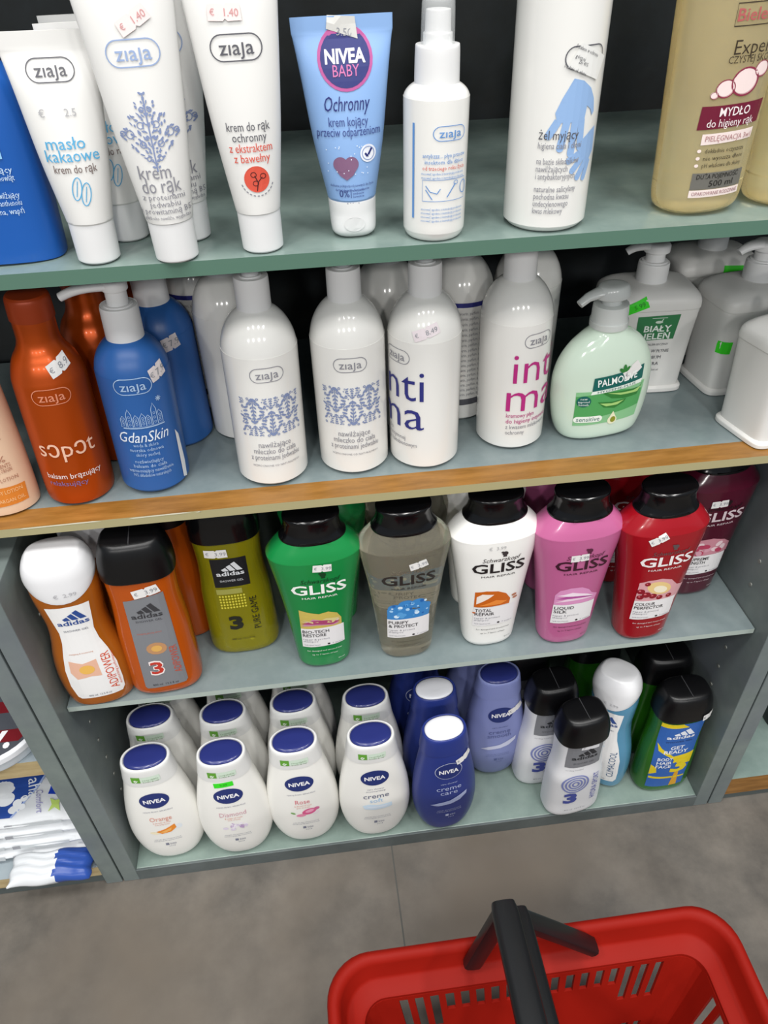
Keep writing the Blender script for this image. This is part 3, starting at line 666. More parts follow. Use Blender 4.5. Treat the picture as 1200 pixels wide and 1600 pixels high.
for i, t in enumerate((('Działanie w ochronie', .0150), ('górnej', .006), ('Zło 40%', .006), ('Działanie: ok. własne', .013))): p.text(t[0], .0045+i*-.0010+(.0 if i % 2 == 0 else -.003), .0945-i*.0028, TXTD, w=t[1], h=.0026, L=7, rot=-.38, res=1)
p.build('paper_sticker', BS, r, label='white paper sticker stuck askew'); price(BS, .0165, .128, r, '', .1, M('#dcdcd8', .55), .006, .010)

# golden clear soap bottles
GOLD = M('#f6e6b6', .06, trans=.70, ior=1.33); GOLDL = M('#e6d6ae', .05, trans=.97, ior=1.36)
def gold_bottle(loc, label, rz, lean):
    r = root('soap_bottle', loc, label, 'bottle', 'golden clear soap bottles', rz, lean)
    sh = Shape([(0, .020, .015, 2.3), (.0012, .0232, .0178, 2.3), (.004, .0262, .0198, 2.3), (.010, .0276, .0207, 2.3), (.018, .0280, .021, 2.3), (.028, .0282, .0212, 2.3), (.12, .0305, .023, 2.3), (.155, .0290, .022, 2.2), (.172, .0150, .0145), (.182, .0130, .0130)])
    sh.build('body', GOLD, r)
    Shape([(.176, .0145, .0145), (.176, .015, .015), (.195, .0145, .0145), (.1965, .0130, .0130), (.1966, .001, .001)]).build('cap', CAPW, r)
    return r, sh
gb, shg = gold_bottle((.5165, .057, Z1), 'golden clear soap bottle with dark red label band, at the right of the upper shelf', .10, -.03)
DR = M('#6d1430', .45); LP = M('#ecdcd8', .45); DK = M('#3a2f22', .5)
p = Print(); p.loop([(-.0105, .1115), (.0215, .1115), (.0220, .1235), (-.0105, .1235)], .0006, DK); p.text('Bielenda', .0055, .1175, M('#b05a5a', .5), w=.030, h=.0092, bold=.01)
p.poly([(-.0005, .1265), (.0015, .1295), (.0045, .1300), (.0065, .1275), (.003, .1250)], M('#7cb342', .5), 3)
p.text('Expert', .0055, .1010, DK, w=.0260, h=.0112, bold=-.005); p.text('CZYSTEJ SKÓRY', .0055, .0945, DK, w=.0300, h=.0056)
for u, v, q in ((-.0130, .0755, .0022), (-.0075, .0790, .0055), (.0035, .0820, .0085), (.0130, .0880, .0048)):
    p.ell(u, v, q, q*.95, M('#d7a9ac', .25), 1); p.ell(u-.0004, v+.0003, q*.86, q*.80, M('#f0dcd9', .25), 2); p.ring(u, v, q, q*.95, q*.12, M('#8a3048', .3))
p.poly([(-.0185, .0560), (.0195, .0575), (.0210, .0705), (-.0180, .0695)], DR, 1); p.text('MYDŁO', .0015, .0660, M('#f0e4e4', .45), w=.0190, h=.0072, bold=.01); p.text('do higieny rąk', .0005, .0598, M('#f0e4e4', .45), w=.0290, h=.0066)
p.poly([(-.0150, .0470), (.0170, .0485), (.0175, .0545), (-.0150, .0535)], LP, 1); p.text('PIELĘGNACJA 3w1', .0015, .0508, M('#b08080', .5), w=.0290, h=.0046)
for i, t in enumerate(('dokładnie oczyszcza', 'nie wysusza dłoni', 'pH właściwe dla skóry')): p.ell(-.0150, .0435-i*.0045, .0011, .0011, LP, 2, 10); p.text(t, .0005, .0435-i*.0045, DK, w=.0250, h=.0040, res=1)
p.rect(.0005, .0245, .0330, .0105, M('#6c6a64', .45), 1); p.text('DUŻA POJEMNOŚĆ', .0, .0275, M('#1e1b18', .5), w=.0270, h=.0042); p.text('500 ml', .0025, .0228, M('#1e1b18', .5), w=.0160, h=.0055)
p.rect(.0005, .0165, .0330, .0048, LP, 1); p.text('OPAKOWANIE RODZINNE', .0005, .0166, M('#9a6a70', .5), w=.0300, h=.0034)
p.zoom(1, .914, .0245).shift(-.0035).build('label', shg, gb, step=.0035)
gold_bottle((.5795, .060, Z1), 'second golden clear soap bottle, only a sliver at the right picture edge', .0, -.03)

# deep blue flat bottle at the left
r = root('lotion_bottle', (.087, .054, Z1), 'deep blue flat bottle at the left edge of the upper shelf', 'bottle', None, .05, .02)
FB = Shape([(0, .030, .0145, 3), (.001, .0335, .0165, 3), (.004, .0352, .018, 3), (.06, .0358, .0185, 3), (.086, .0345, .0178, 2.8), (.098, .029, .0155, 2.5), (.106, .018, .0125, 2.2), (.112, .0115, .0115), (.118, .011, .011)])
FB.build('body', M('#1b57a8', .35), r)
Shape([(.112, .0125, .0125), (.112, .013, .013), (.132, .0125, .0125), (.1335, .0112, .0112), (.1336, .001, .001)]).build('cap', M('#1b57a8', .35), r)
p = Print(); LC = M('#8fc3ea', .5); p.text('soft', .002, .0800, LC, w=.026, h=.018); p.text('skin', .004, .0640, LC, w=.030, h=.020)
for i, (t, w_, z) in enumerate((('balsam kojący', .026, .0515), ('do ciała, dla niemowląt', .026, .0475), ('kojący, nawilżający', .022, .0385), ('z dodatkiem d-panthenolu', .030, .0345), ('alantoina, wapń', .022, .0300))): p.text(t, .018-w_/2+.004, z, M('#c5dcf0', .5), w=w_, h=.0046, res=1)
p.build('label', FB, r)

# ================================================================== SHELF Z3: SHAMPOOS AND GELS
def gliss_shape(k=1.0): return Shape([(0, .0200, .0140, 2.5), (.0012, .0222, .0160, 2.5), (.004, .0238, .0172, 2.5), (.010, .0246, .0180, 2.5), (.05, .0282, .0200, 2.5), (.09, .0328, .0218, 2.5), (.120, .0374, .0228, 2.5), (.1320, .0393, .0230, 2.4), (.1334, .0395, .0230, 2.4), (.1348, .0391, .0227, 2.4), (.1405, .0352, .0212, 2.3), (.1465, .0300, .0190, 2.2), (.1500, .0266, .0176, 2.2), (.152, .0258, .0168, 2.2)])
GL = gliss_shape()
def gliss_cap(r):
    cp = Shape([(.1490, .0255, .0172, 2.2), (.1490, .0272, .0182, 2.2), (.1505, .0274, .0184, 2.2), (.1535, .0254, .0174, 2.2), (.1580, .0234, .0162, 2.2), (.1640, .0226, .0156, 2.2), (.1680, .0230, .0159, 2.2), (.1700, .0226, .0156, 2.2), (.1710, .0208, .0143, 2.2), (.1710, .0208, .0143, 2.2), (.1707, .014, .010, 2.2), (.1704, .001, .001)]).build('cap', BLACKCAP, r)
    mb = MB(); mb.box(-.012, .012, -.0184, -.0170, .1510, .1517, BLACKSOFT); mb.build('cap_hinge', cp, None)
def gliss_print(fg, fg2, kind):
    p = Print(); d = M(fg, .4); e = M(fg2, .45)
    p.ell(.0035, .1185, .0023, .0023, e, 2, 12); p.poly([(.0020, .1150), (.0050, .1150), (.0045, .1180), (.0025, .1180)], e, 2); p.ell(.0015, .1200, .0012, .0010, e, 2, 8)
    p.text('Schwarzkopf', .0015, .1125, e, w=.0290, h=.0062, shear=.25); p.text('GLISS', .0, .1035, d, w=.0400, h=.0145, bold=.02); p.text('HAIR REPAIR', .0, .0942, d, w=.0260, h=.0030)
    W_ = M('#e9e7e8', .45)
    t1, t2, art = kind
    px0, px1 = -.0165, .0160
    if art: art(p)
    if t1:
        if fg2 != 'white': p.poly([(px0, .0330), (px1, .0345), (px1, .0575), (px0, .0570)], W_, 2)
        K = M('#2a2528', .5)
        p.text(t1, px0+.0010+len(t1)*.00125, .0532, K, w=len(t1)*.0025, h=.0052, bold=.01, L=4)
        p.text(t2, px0+.0010+len(t2)*.00125, .0485, K, w=len(t2)*.0025, h=.0052, bold=.01, L=4)
        p.text('repair & protect', px0+.0110, .0435, TXT, w=.0200, h=.0030, L=4, res=1); p.text('shampoo', px0+.0065, .0408, TXT, w=.0110, h=.0030, L=4, res=1)
        p.text('hydrolyzed keratin', px0+.0075, .0362, TXT, w=.0120, h=.0022, L=4, res=1); p.ell(.0035, .0362, .0011, .0011, K, 4, 8); p.text('7 amino', .0105, .0362, TXT, w=.0085, h=.0022, L=4, res=1)
    for i, (q, w_) in enumerate((('for damaged and stressed hair', .0270), ('up to 7 layers of hair', .0200), ('400 ml', .0))):
        if w_: p.text(q, 0, .0282-i*.0050, d, w=w_, h=.0024, res=1)
    p.text('400 ml', .0125, .0140, d, w=.0050, h=.0020, res=1)
    return p
def swirl(p, base, cols, lo=.0560):
    p.poly([(-.0165, lo), (.0145, lo), (.0145, .0655), (.0115, .0725), (.0050, .0760), (-.0020, .0745), (-.0080, .0765), (-.0165, .0800)], M(base, .3), 1)
    rnd = random.Random(hash(base) % 97 if False else len(cols)*7+3)
    for i, c in enumerate(cols): p.poly([(-.0160, .0600+i*.0030), (-.0070, .0690-i*.0018), (.0030, .0650+i*.0012), (.0135, .0600+i*.0022), (.0080, .0590+i*.0010), (-.0040, .0610+i*.0012)], M(c, .3), 2+(i % 2))
def art_bio(p): swirl(p, '#c9b45a', ('#c78aa8', '#a8456f', '#e3c6cf', '#d7c98c'))
def art_water(p):
    m = M('#3f86c8', .2); rnd = random.Random(3)
    p.poly([(-.0165, .056), (.0155, .056), (.0165, .0680), (-.0165, .0690)], m, 1)
    for u, v, q in ((-.010, .070, .006), (-.002, .074, .0065), (.007, .0745, .006), (.0125, .070, .0045)): p.ell(u, v, q, q*.9, m, 1)
    for k in range(26): u, v, q = rnd.uniform(-.014, .014), rnd.uniform(.060, .077), rnd.uniform(.0008, .0022); p.ell(u, v, q, q, M(rnd.choice(('#a9d2f2', '#2a63ad', '#d7ebfa', '#5aa0da')), .2), 2, 10)
def art_total(p):
    m = M('#c8641e', .25)
    p.poly([(-.0165, .0570), (.0110, .0580), (.0115, .0640), (.0075, .0715), (.0010, .0755), (-.0080, .0770), (-.0165, .0755)], m, 1)
    p.poly([(-.0150, .0610), (-.0060, .0680), (-.0020, .0720), (-.0110, .0735), (-.0150, .0700)], M('#f2e6dc', .3), 2); p.poly([(-.013, .0590), (.0, .0650), (.0090, .0625), (.004, .0595)], M('#e98a3a', .3), 2)
    p.ell(.0145, .0670, .0022, .0014, M('#b5785a', .4), 2, 12); p.ell(.0155, .0635, .0022, .0014, M('#b5785a', .4), 2, 12); p.ell(-.0160, .0500, .0014, .0010, m, 4, 10)
def art_silk(p):
    p.poly([(-.0165, .0570), (.0160, .0575), (.0175, .0640), (.0120, .0680), (.0090, .0730), (.0030, .0770), (-.0060, .0772), (-.0135, .0745), (-.0165, .0690)], M('#d993c0', .25), 1)
    for i, c in enumerate(('#f0d3e4', '#b0509a', '#f4e2ee')): p.poly([(-.0155, .0600+i*.0042), (-.004, .0660+i*.0030), (.0080, .0650+i*.0016), (.0140, .0620+i*.0010), (.0050, .0620+i*.0022), (-.006, .0615+i*.0030)], M(c, .25), 2+i)
def art_colour(p):
    p.poly([(-.0165, .0570), (.0165, .0530), (.0210, .0690), (.0140, .0720), (.0080, .0800), (.0, .0830), (-.0100, .0820), (-.0165, .0790)], M('#d9a2a8', .25), 1)
    p.ell(-.0005, .0720, .0105, .0070, M('#e8c98a', .25), 2, 18, -.5); p.ell(.0005, .0705, .0060, .0040, M('#f4ead0', .25), 3, 14, -.5)
    for u, v, q in ((-.0105, .0780, .0022), (-.0140, .0690, .0030), (-.0095, .0650, .0034), (-.0040, .0630, .0030), (.0015, .0605, .0026), (-.0135, .0620, .0026), (.0090, .0610, .0024)): p.ell(u, v, q, q, M('#8a1626', .2), 4, 12); p.ell(u-q*.3, v+q*.3, q*.3, q*.3, M('#d86a72', .2), 5, 8)
def art_supreme(p):
    p.poly([(-.0165, .0570), (.0175, .0575), (.0175, .0680), (.0110, .0740), (.0, .0775), (-.0110, .0765), (-.0165, .0720)], M('#c98a98', .3), 1)
    rnd = random.Random(9)
    for k in range(16): p.ell(rnd.uniform(-.014, .013), rnd.uniform(.060, .071), .0035, .0025, M(rnd.choice(('#b8405f', '#d7a0b0', '#8a2444', '#e6cdd2')), .3), 2+k % 3, 12, rnd.uniform(0, 3))
GSPEC = {
 'green': (M('#15803f', .25, coat=.2), '#eef2ec', '#0c3a1c', ('BIO-TECH', 'RESTORE', art_bio)),
 'clear': (M('#d6d0bc', .06, trans=.85, ior=1.30), '#2b2624', '#6b6258', ('PURIFY', '& PROTECT', art_water)),
 'white': (M('#efeeea', .28, coat=.1), '#221d1e', '#3a3435', ('TOTAL', 'REPAIR', art_total)),
 'pink': (M('#b9618f', .22, coat=.2), '#3a1626', '#55203a', ('LIQUID', 'SILK', art_silk)),
 'red': (M('#96101c', .2, coat=.2), '#efe6e6', '#5a4a4c', ('COLOUR', 'PERFECTOR', art_colour)),
 'plum': (M('#4a0a22', .18, coat=.2), '#d9c6cc', '#1e060e', ('SUPREME', 'LENGTH', art_supreme))}
def gliss(kind, loc, label, rz=0, lean=0, front=True, pr=None):
    body, fg, fg2, k = GSPEC[kind]
    r = root('shampoo_bottle', loc, label, 'shampoo', 'broad-shouldered shampoo bottles with black caps', rz, lean)
    GL.build('body', body, r); gliss_cap(r)
    if front:
        gliss_print(fg, fg2, k).zoom(1.14, 1.06, .070).build('label', GL, r)
        if pr: price(GL, pr[0], pr[1], r, '3.99', pr[2], None, .0155, .0080)
    return r
gliss('green', (.2475, .047, Z3), 'green shampoo bottle with white price sticker, front of the glass shelf', .06, .012, pr=(.004, .1290, -.12))
gliss('clear', (.3240, .047, Z3), 'clear shampoo bottle with blue water picture on its label', .04, .0, pr=(.008, .1215, .22))
gw = gliss('white', (0.4020, 0.0500, Z3), 'white shampoo bottle with orange swirl picture, standing between the clear and pink ones', .05, -.01)
pp = Print(); pp.text('€  3.99', -.003, .1285, M('#b9b9ba', .5), h=.0050, L=6); pp.build('price_sticker', GL, gw)
gliss('pink', (0.4725, 0.0425, Z3), 'pink shampoo bottle, its cap clear of the shelf above, sticker over the small script', .04, -.015, pr=(-.0035, .1145, .0))
gliss('red', (0.5450, 0.0365, Z3), 'bright red shampoo bottle with tilted price sticker on its shoulder', .04, -.025, pr=(-.0125, .1315, .50))
gliss('plum', (0.6145, 0.0850, Z3), 'dark plum shampoo bottle set back in the right corner of the glass shelf', .06, -.02, pr=(-.0050, .1210, .0))
bg_ = gliss('green', (.2590, .098, Z3), 'second green shampoo bottle, in shade behind the front green one', front=False)
price(GL, .006, .137, bg_, '3.99', .15, None, .0155, .0095)
gliss('clear', (.3330, .098, Z3), 'second clear shampoo bottle, in shade behind the front clear one', 0)
gliss('white', (0.4020, 0.1010, Z3), 'second white shampoo bottle, only its shoulders rising behind the front white one', 0)
gliss('pink', (0.4780, 0.1100, Z3), 'second pink shampoo bottle, half hidden between the white and pink front bottles', 0)
gliss('red', (0.5485, 0.1120, Z3), 'second red shampoo bottle, a sliver above the front red cap', 0)
gliss('plum', (0.6130, 0.1390, Z3), 'second dark plum shampoo bottle at the very back of the right corner', 0, front=False)

# shower gels
def men_shape(a=.0306, h=.172, waist=.9, top=.93):
    k = h/.172; a2 = a*1.02; t = a*top
    return Shape([(0, a2*.84, .0165, 2.7), (.0012, a2*.92, .0185, 2.7), (.005, a2*.985, .0198, 2.7), (.012, a2, .0202, 2.7), (.035*k, a2*.99, .0202, 2.7), (.07*k, a*(.5+waist*.5), .0196, 2.7), (.092*k, a*waist*(.5+top*.5), .0192, 2.7), (.112*k, t*(.5+waist*.5)*.985, .0195, 2.7), (.134*k, t*.985, .0198, 2.7), (.141*k, t*.985, .0198, 2.7)])
def men_cap(r, a, h, m=BLACKSOFT, top=.93):
    k = h/.172; z = .137*k; a *= top
    cp = Shape([(z, a*1.0, .0203, 2.8), (z, a*1.03, .0212, 2.8), (z+.002, a*1.035, .0214, 2.8), (z+.012*k, a*1.02, .0210, 2.8), (z+.022*k, a*.95, .0200, 2.9), (z+.0295*k, a*.86, .0180, 3), (z+.033*k, a*.80, .0160, 3), (z+.0345*k, a*.72, .0135, 3), (z+.0352*k, a*.5, .009, 2.6), (z+.0354*k, .001, .001)]).build('cap', m, r)
    mb = MB(); mb.box(-.0004, .0004, -.0135, .0135, z+.0342*k, z+.0358*k, M('#3a3a3c', .3)); mb.build('cap_seam', cp, None)
ORGEL = M('#c85a14', .16, trans=.25, coat=.3, ior=1.36)
SILV = M('#8f9298', .35, metal=.35)
def pr_adip(p):
    p.poly([(-.0150, .1180), (.0165, .1225), (.0190, .0150), (.0170, .0120), (-.0160, .0105), (-.0175, .0130)], SILV, 1)
    logo_bars(p, 0, .1010, .0245, M('#3a3a3e', .4)); p.text('SHOWER GEL', .0005, .0940, M('#4a4a50', .4), w=.0210, h=.0032)
    p.text('energising ginseng extract', -.002, .0800, M('#c06a5a', .5), w=.02, h=.0026, res=1)
    p.ell(.0005, .0605, .0085, .0072, M('#b98a62', .4), 2, 12); p.ell(.0005, .0605, .0045, .0038, M('#d8a85a', .4), 3, 12)
    p.text('3', -.0035, .0370, M('#f0e6e4', .4), w=.0125, h=.0235, bold=.05, L=3); p.text('3', -.0035, .0370, M('#c0392b', .4), w=.0105, h=.0205, bold=.02, L=4)
    p.text('ADIPOWER', .0130, .0440, M('#c0503a', .4), w=.034, h=.0088, rot=PI/2); p.text('400 ml  13.5 fl oz', .0, .0150, M('#3a3a3e', .4), w=.0220, h=.0034)
r = root('shower_gel_bottle', (.1050, .0395, Z3), 'orange shower gel bottle with black cap and silver label', 'shower gel', None, .10, .03)
MS = men_shape(.0306, .172, .97); MS.build('body', ORGEL, r); men_cap(r, .0306, .172); p = Print(); pr_adip(p); p.build('label', MS, r)
price(MS, .004, .1265, r, '3.99', .16, None, .0210, .0095)
r2 = root('shower_gel_bottle', (0.1140, 0.1020, Z3), 'second black-capped orange shower gel bottle, behind the silver-labelled one', 'shower gel', None, .05, .0)
MS.build('body', ORGEL, r2); men_cap(r2, .0306, .172)
r = root('shower_gel_bottle', (.1745, .077, Z3), 'yellow-green shower gel bottle with black label square and a large 3', 'shower gel', None, .04, .005)
MS2 = men_shape(.0312, .172, .94); MS2.build('body', M('#b4ac20', .12, trans=.62, ior=1.33), r); men_cap(r, .0312, .172, BLACKCAP)
p = Print(); p.rect(.0, .1035, .0300, .0330, M('#15161a', .4), 1); logo_bars(p, 0, .1040, .0235, M('#d8dade', .4)); p.text('SHOWER GEL', 0, .0945, M('#c6c8cc', .4), w=.0200, h=.0034)
p.rect(-.004, .0815, .022, .006, M('#98964a', .4), 1)
for i in range(9):
    for j in range(5): p.ell(-.0130+i*.0026, .0760-j*.0034, .0009, .0012, M('#cfc640', .4), 2, 8)
p.text('3', -.0035, .0430, M('#1c1c10', .4), w=.0125, h=.0215, bold=.05); p.text('PURE GAME', .0145, .0520, M('#1c1c10', .4), w=.0400, h=.0088, rot=PI/2)
p.text('400 ml  13.5 fl oz', .0, .0215, M('#3a3810', .4), w=.0210, h=.0034); p.build('label', MS2, r); price(MS2, -.0085, .1265, r, '3.99', -.03, None, .0190, .0090)

def hourglass(k=1., a=1.): return Shape([(0, .0225*a, .0155, 2.4), (.0012, .0252*a, .0178, 2.4), (.005, .0278*a, .0195, 2.4), (.02*k, .0302*a, .0205, 2.4), (.038*k, .0308*a, .0205, 2.4), (.058*k, .0290*a, .0198, 2.4), (.078*k, .0252*a, .0190, 2.4), (.096*k, .0236*a, .0186, 2.4), (.112*k, .0248*a, .0190, 2.4), (.130*k, .0264*a, .0196, 2.4), (.142*k, .0264*a, .0196, 2.4)])
def hour_cap(r, k, a, m):
    kk = .0150/(.0268*a)**2
    def zf(x, y, z):
        t = max(0, min(1, (.150*k-z)/(.022*k))); return z+t*kk*x*x
    return Shape([(.1275*k, .0250*a, .0198, 2.4), (.1275*k, .0262*a, .0204, 2.4), (.134*k, .0270*a, .0206, 2.4), (.143*k, .0273*a, .0205, 2.4), (.153*k, .0266*a, .0199, 2.5), (.161*k, .0240*a, .0182, 2.6), (.1660*k, .0206*a, .0160, 2.6), (.1674*k, .0186*a, .0145, 2.6), (.1674*k, .0186*a, .0145, 2.6), (.1684*k, .012*a, .008, 2.4), (.1686*k, .001, .001)]).build('cap', m, r, zf)
PEARL = M('#e4e4e6', .3, coat=.3)
ADB = M('#2b4a8e', .45); ORD = M('#d2502a', .45)
def hour_label(p, k, title, m, art):
    L = [(-.0160, .1235), (.0170, .1235)]
    for z, x in ((.104, .0150), (.094, .0138), (.082, .0150), (.068, .0185), (.050, .0218), (.030, .0222), (.018, .0215), (.0135, .0190)): L.append((x, z))
    for z, x in ((.0135, -.0150), (.016, -.0175), (.030, -.0200), (.050, -.0195), (.068, -.0165), (.082, -.0135), (.094, -.0125), (.104, -.0138)): L.append((x, z))
    p.poly([(x, z*k) for x, z in L][::-1], M('#ecebea', .4), 1)
    logo_bars(p, .001, .1065*k, .0240, ADB); p.text('SHOWER GEL', .001, .0965*k, M('#6a6f7c', .5), w=.0190, h=.0030)
    p.text(title, .0145, .0430*k, m, w=.0450, h=.0098, rot=PI/2); art(p)
    p.text('400 ml  13.5 fl oz', .001, .0170*k, M('#6a6f7c', .5), w=.0190, h=.0032)
def art_a(p):
    p.poly([(-.0140, .0620), (-.0040, .0575), (.0075, .0605), (.0080, .0400), (.0, .0415), (-.0120, .0395), (-.0155, .0480)], M('#e3b39a', .45), 2); p.ell(-.002, .0500, .0062, .0052, M('#e6b458', .45), 3, 14); p.text('energising & moisturising', -.002, .0700, M('#c98a6a', .5), w=.0190, h=.0024, res=1)
    p.text('moisturising performance', .0195, .0430, ORD, w=.0400, h=.0030, rot=PI/2, res=1)
HG = hourglass()
r = root('shower_gel_bottle', (.0485, .0345, Z3), 'orange hourglass shower gel bottle with white cap and white label', 'shower gel', None, .13, .02)
HG.build('body', M('#b8661c', .16, trans=.25, coat=.3, ior=1.36), r); hour_cap(r, 1, 1, PEARL)
p = Print(); hour_label(p, 1, 'ADIPOWER', ORD, art_a); p.build('label', HG, r)
HC = Shape([(.130, .0268, .0207, 2.4), (.143, .0275, .0207, 2.4), (.153, .0268, .0201, 2.5)]); p = Print(); p.text('€  2.99', .003, .1370, M('#b2b2b6', .5), w=.017, h=.0052, L=4); p.build('price_sticker', HC, r)
c2 = root('shower_gel_bottle', (.0665, .087, Z3), 'second white-capped orange shower gel bottle, mostly hidden behind the first', 'shower gel', None, .05, .0)
HG.build('body', M('#b8661c', .16, trans=.25, coat=.3, ior=1.36), c2); hour_cap(c2, 1, 1, PEARL)
p = Print(); p.text('€  2.99', .006, .1370, M('#b2b2b6', .5), w=.017, h=.0052, L=4); p.build('price_sticker', HC, c2)

# ================================================================== BOTTOM SHELF (Z4)
NS_ = Shape([(0, .0190, .0125, 2.3), (.0012, .0215, .0148, 2.3), (.005, .0255, .0175, 2.3), (.012, .0300, .0195, 2.3), (.025, .0348, .0208, 2.3), (.042, .0378, .0212, 2.3), (.060, .0385, .0212, 2.3), (.085, .0368, .0206, 2.3), (.110, .0330, .0195, 2.3), (.130, .0290, .0182, 2.3), (.1425, .0268, .0172, 2.3), (.147, .0262, .0170, 2.3)])
NVY = M('#22306f', .4); LIDB = M('#2a3272', .22, coat=.2); CREAMW = M('#ecebe6', .3)
def nivea_cap(r, m, lidm, sx=1., hinge=True):
    cp = Shape([(.1440, .0262*sx, .0170, 2.3), (.1440, .0270*sx, .0175, 2.3), (.155, .0257*sx, .0172, 2.3), (.1645, .0245*sx, .0168, 2.3), (.1680, .0238*sx, .0163, 2.2), (.1692, .0226*sx, .0154, 2.2), (.1690, .0215*sx, .0146, 2.2), (.1675, .0212*sx, .0143, 2.2), (.1675, .0212*sx, .0143, 2.2), (.1674, .001, .001)]).build('cap', m, r)
    Shape([(.1672, .0208*sx, .0140, 2.2), (.1685, .0207*sx, .0139, 2.2), (.1702, .0180*sx, .0120, 2.2), (.1710, .010*sx, .0066, 2.2), (.1710, .001, .001)]).build('cap_lid', lidm, cp)
def pr_nivea(t, tm, art, sx=1., fg='#7c7f92', wm='#f0f0f4', ring=False):
    p = Print()
    if ring: p.ell(0, .1195, .0152*sx, .0128, M('#c3c9dc', .4), 1)
    p.ell(0, .1195, .0146*sx, .0122, NVY, 2); p.text('NIVEA', 0, .1195, M(wm, .4), w=.0215*sx, h=.0082, bold=.03, L=4)
    for i, (q, m) in enumerate(zip(t, tm)):
        q, w_, h, z = q
        p.text(q, 0, z, m, w=w_, h=h, res=2 if h > .004 else 1)
    if art:
        n0 = len(p.items); art(p)
        for i in range(n0, len(p.items)): V, F, m_, L = p.items[i]; p.items[i] = ([(x, z+.0225) for x, z in V], F, m_, L)
    T2 = M(fg, .5)
    p.text('mild pH, skin tolerance tested', 0, .0490, T2, w=.0270*sx, h=.0024, res=1); p.text('dermatologically approved formula', 0, .0460, T2, w=.0290*sx, h=.0024, res=1)
    p.rect(-.0022, .0380, .0034, .0042, T2, 2); p.text('500', .0038, .0380, T2, w=.0064, h=.0044); p.text('ml', .002, .0335, T2, w=.006, h=.0026, res=1)
    return p
TAGG = M('#5f9e33', .45); TAGW = M('#cfe0cf', .45)
NCAPS = Shape([(.1440, .0271, .0176, 2.3), (.155, .0258, .0173, 2.3), (.1645, .0246, .0169, 2.3)])
def eco_tag():
    p = Print(); p.rect(-.0105, .1555, .0085, .0085, TAGG, 2); p.rect(.0030, .1555, .0190, .0078, TAGW, 1)
    p.line([(-.0125, .1545), (-.0110, .1520), (-.0088, .1550)], .0009, M('#e9f2e4', .5), 3); p.ell(-.0110, .1550, .0012, .0008, M('#e9f2e4', .5), 3, 8)
    p.text('recyclable', .0035, .1551, M('#7a9a72', .5), w=.0150, h=.0030, res=1); p.text('bottle & cap', .0035, .1520, M('#7a9a72', .5), w=.0150, h=.0030, res=1); return p
SALM = M('#dd9a8a', .5); ROSE = M('#d77a86', .5); GREYT = M('#7a7d92', .5); SKY = M('#9cc0e2', .5)
def art_orange(p):
    p.poly([(-.0085, .0425), (.0010, .0455), (.0115, .0520), (.0125, .0450), (.0060, .0390), (-.0035, .0375)], M('#e58a2a', .4), 2); p.poly([(-.0045, .0410), (.0020, .0440), (.0080, .0470), (.0065, .0420), (.0, .0390)], M('#f0b060', .4), 3)
    p.ell(-.0105, .0400, .0048, .0022, M('#eee3c4', .4), 1, 14, -.3); p.ell(.0150, .0460, .0035, .0045, M('#dfe5ea', .4), 1, 14)
def art_diamond(p):
    rnd = random.Random(6)
    for k in range(16): p.poly(rot2([(-.0030, 0), (0, -.0018), (.0030, 0), (0, .0022)], rnd.uniform(0, 3), rnd.uniform(-.004, .014), rnd.uniform(.0385, .0480)), M(rnd.choice(('#d9cde2', '#c3aecf', '#efe9f2', '#b79cc4')), .4), 1+k % 3)
    for u, v in ((-.0105, .0400), (-.0030, .0370)): p.ell(u, v, .0030, .0022, M('#ddd3e6', .4), 2, 8)
def art_rose(p):
    p.ell(.0055, .0460, .0078, .0052, M('#d5588a', .4), 2, 18, .3); p.ell(.0060, .0470, .0048, .0026, M('#eaa0bd', .4), 3, 14, .3); p.ell(-.0035, .0405, .0052, .0026, M('#e08aa8', .4), 2, 14); p.ell(.0135, .0490, .0032, .0028, M('#c96a94', .4), 2, 12); p.ell(-.0115, .0455, .0030, .0014, M('#7aa860', .4), 2, 10, -.6); p.ell(.012, .042, .004, .003, M('#e9dfe3', .4), 1, 12)
def art_soft(p):
    p.poly([(-.0150, .0490), (-.0080, .0510), (.0020, .0480), (.0160, .0490), (.0165, .0420), (.0080, .0405), (-.0020, .0400), (-.0130, .0425)], M('#cfe2f2', .45), 1); p.poly([(-.0110, .0470), (.0, .0460), (.0120, .0465), (.0100, .0435), (-.0060, .0430)], M('#dfeaf6', .45), 2)
def art_leaf(c):
    def f(p): p.poly([(-.0200, .0390), (-.0120, .0420), (.0010, .0440), (.0200, .0540), (.0195, .0480), (.0120, .0410), (.0020, .0375), (-.0120, .0365)], M(c, .45), 2)
    return f
SUB = ('sensory shower, delicate blend', .0290, .0034, .1020)
NW = 'white round-bellied shower gels with navy caps'
def nivea_white(loc, label, t, tm, art, rz, lean):
    r = root('shower_gel_bottle', loc, label, 'shower gel', NW, rz, lean)
    NS_.build('body', CREAMW, r); nivea_cap(r, M('#e0e0de', .35), LIDB); eco_tag().build('tag_sticker', NCAPS, r, label='green and white tag sticker')
    pr_nivea(t, tm, art).build('label', NS_, r)
    return r
nO = nivea_white((.0595, .0265, Z4), 'white navy-capped shower gel with an orange slice, first bottle at the left front', (SUB, ('Orange', .0220, .0105, .0880), ('& avocado oil scent', .0180, .0040, .0810), ('fresh caring shower', .0150, .0034, .0775)), (GREYT, SALM, SALM, SALM), art_orange, .06, .015)
nD = nivea_white((.1335, .0215, Z4), 'white navy-capped shower gel with pale gems and a bright green price sticker', (SUB, ('Diamond', .0270, .0105, .0880), ('& argan oil scent', .0180, .0040, .0810), ('touch of luxury', .0130, .0034, .0775)), (GREYT, M('#d3a6b2', .5), SALM, SALM), art_diamond, .05, .015)
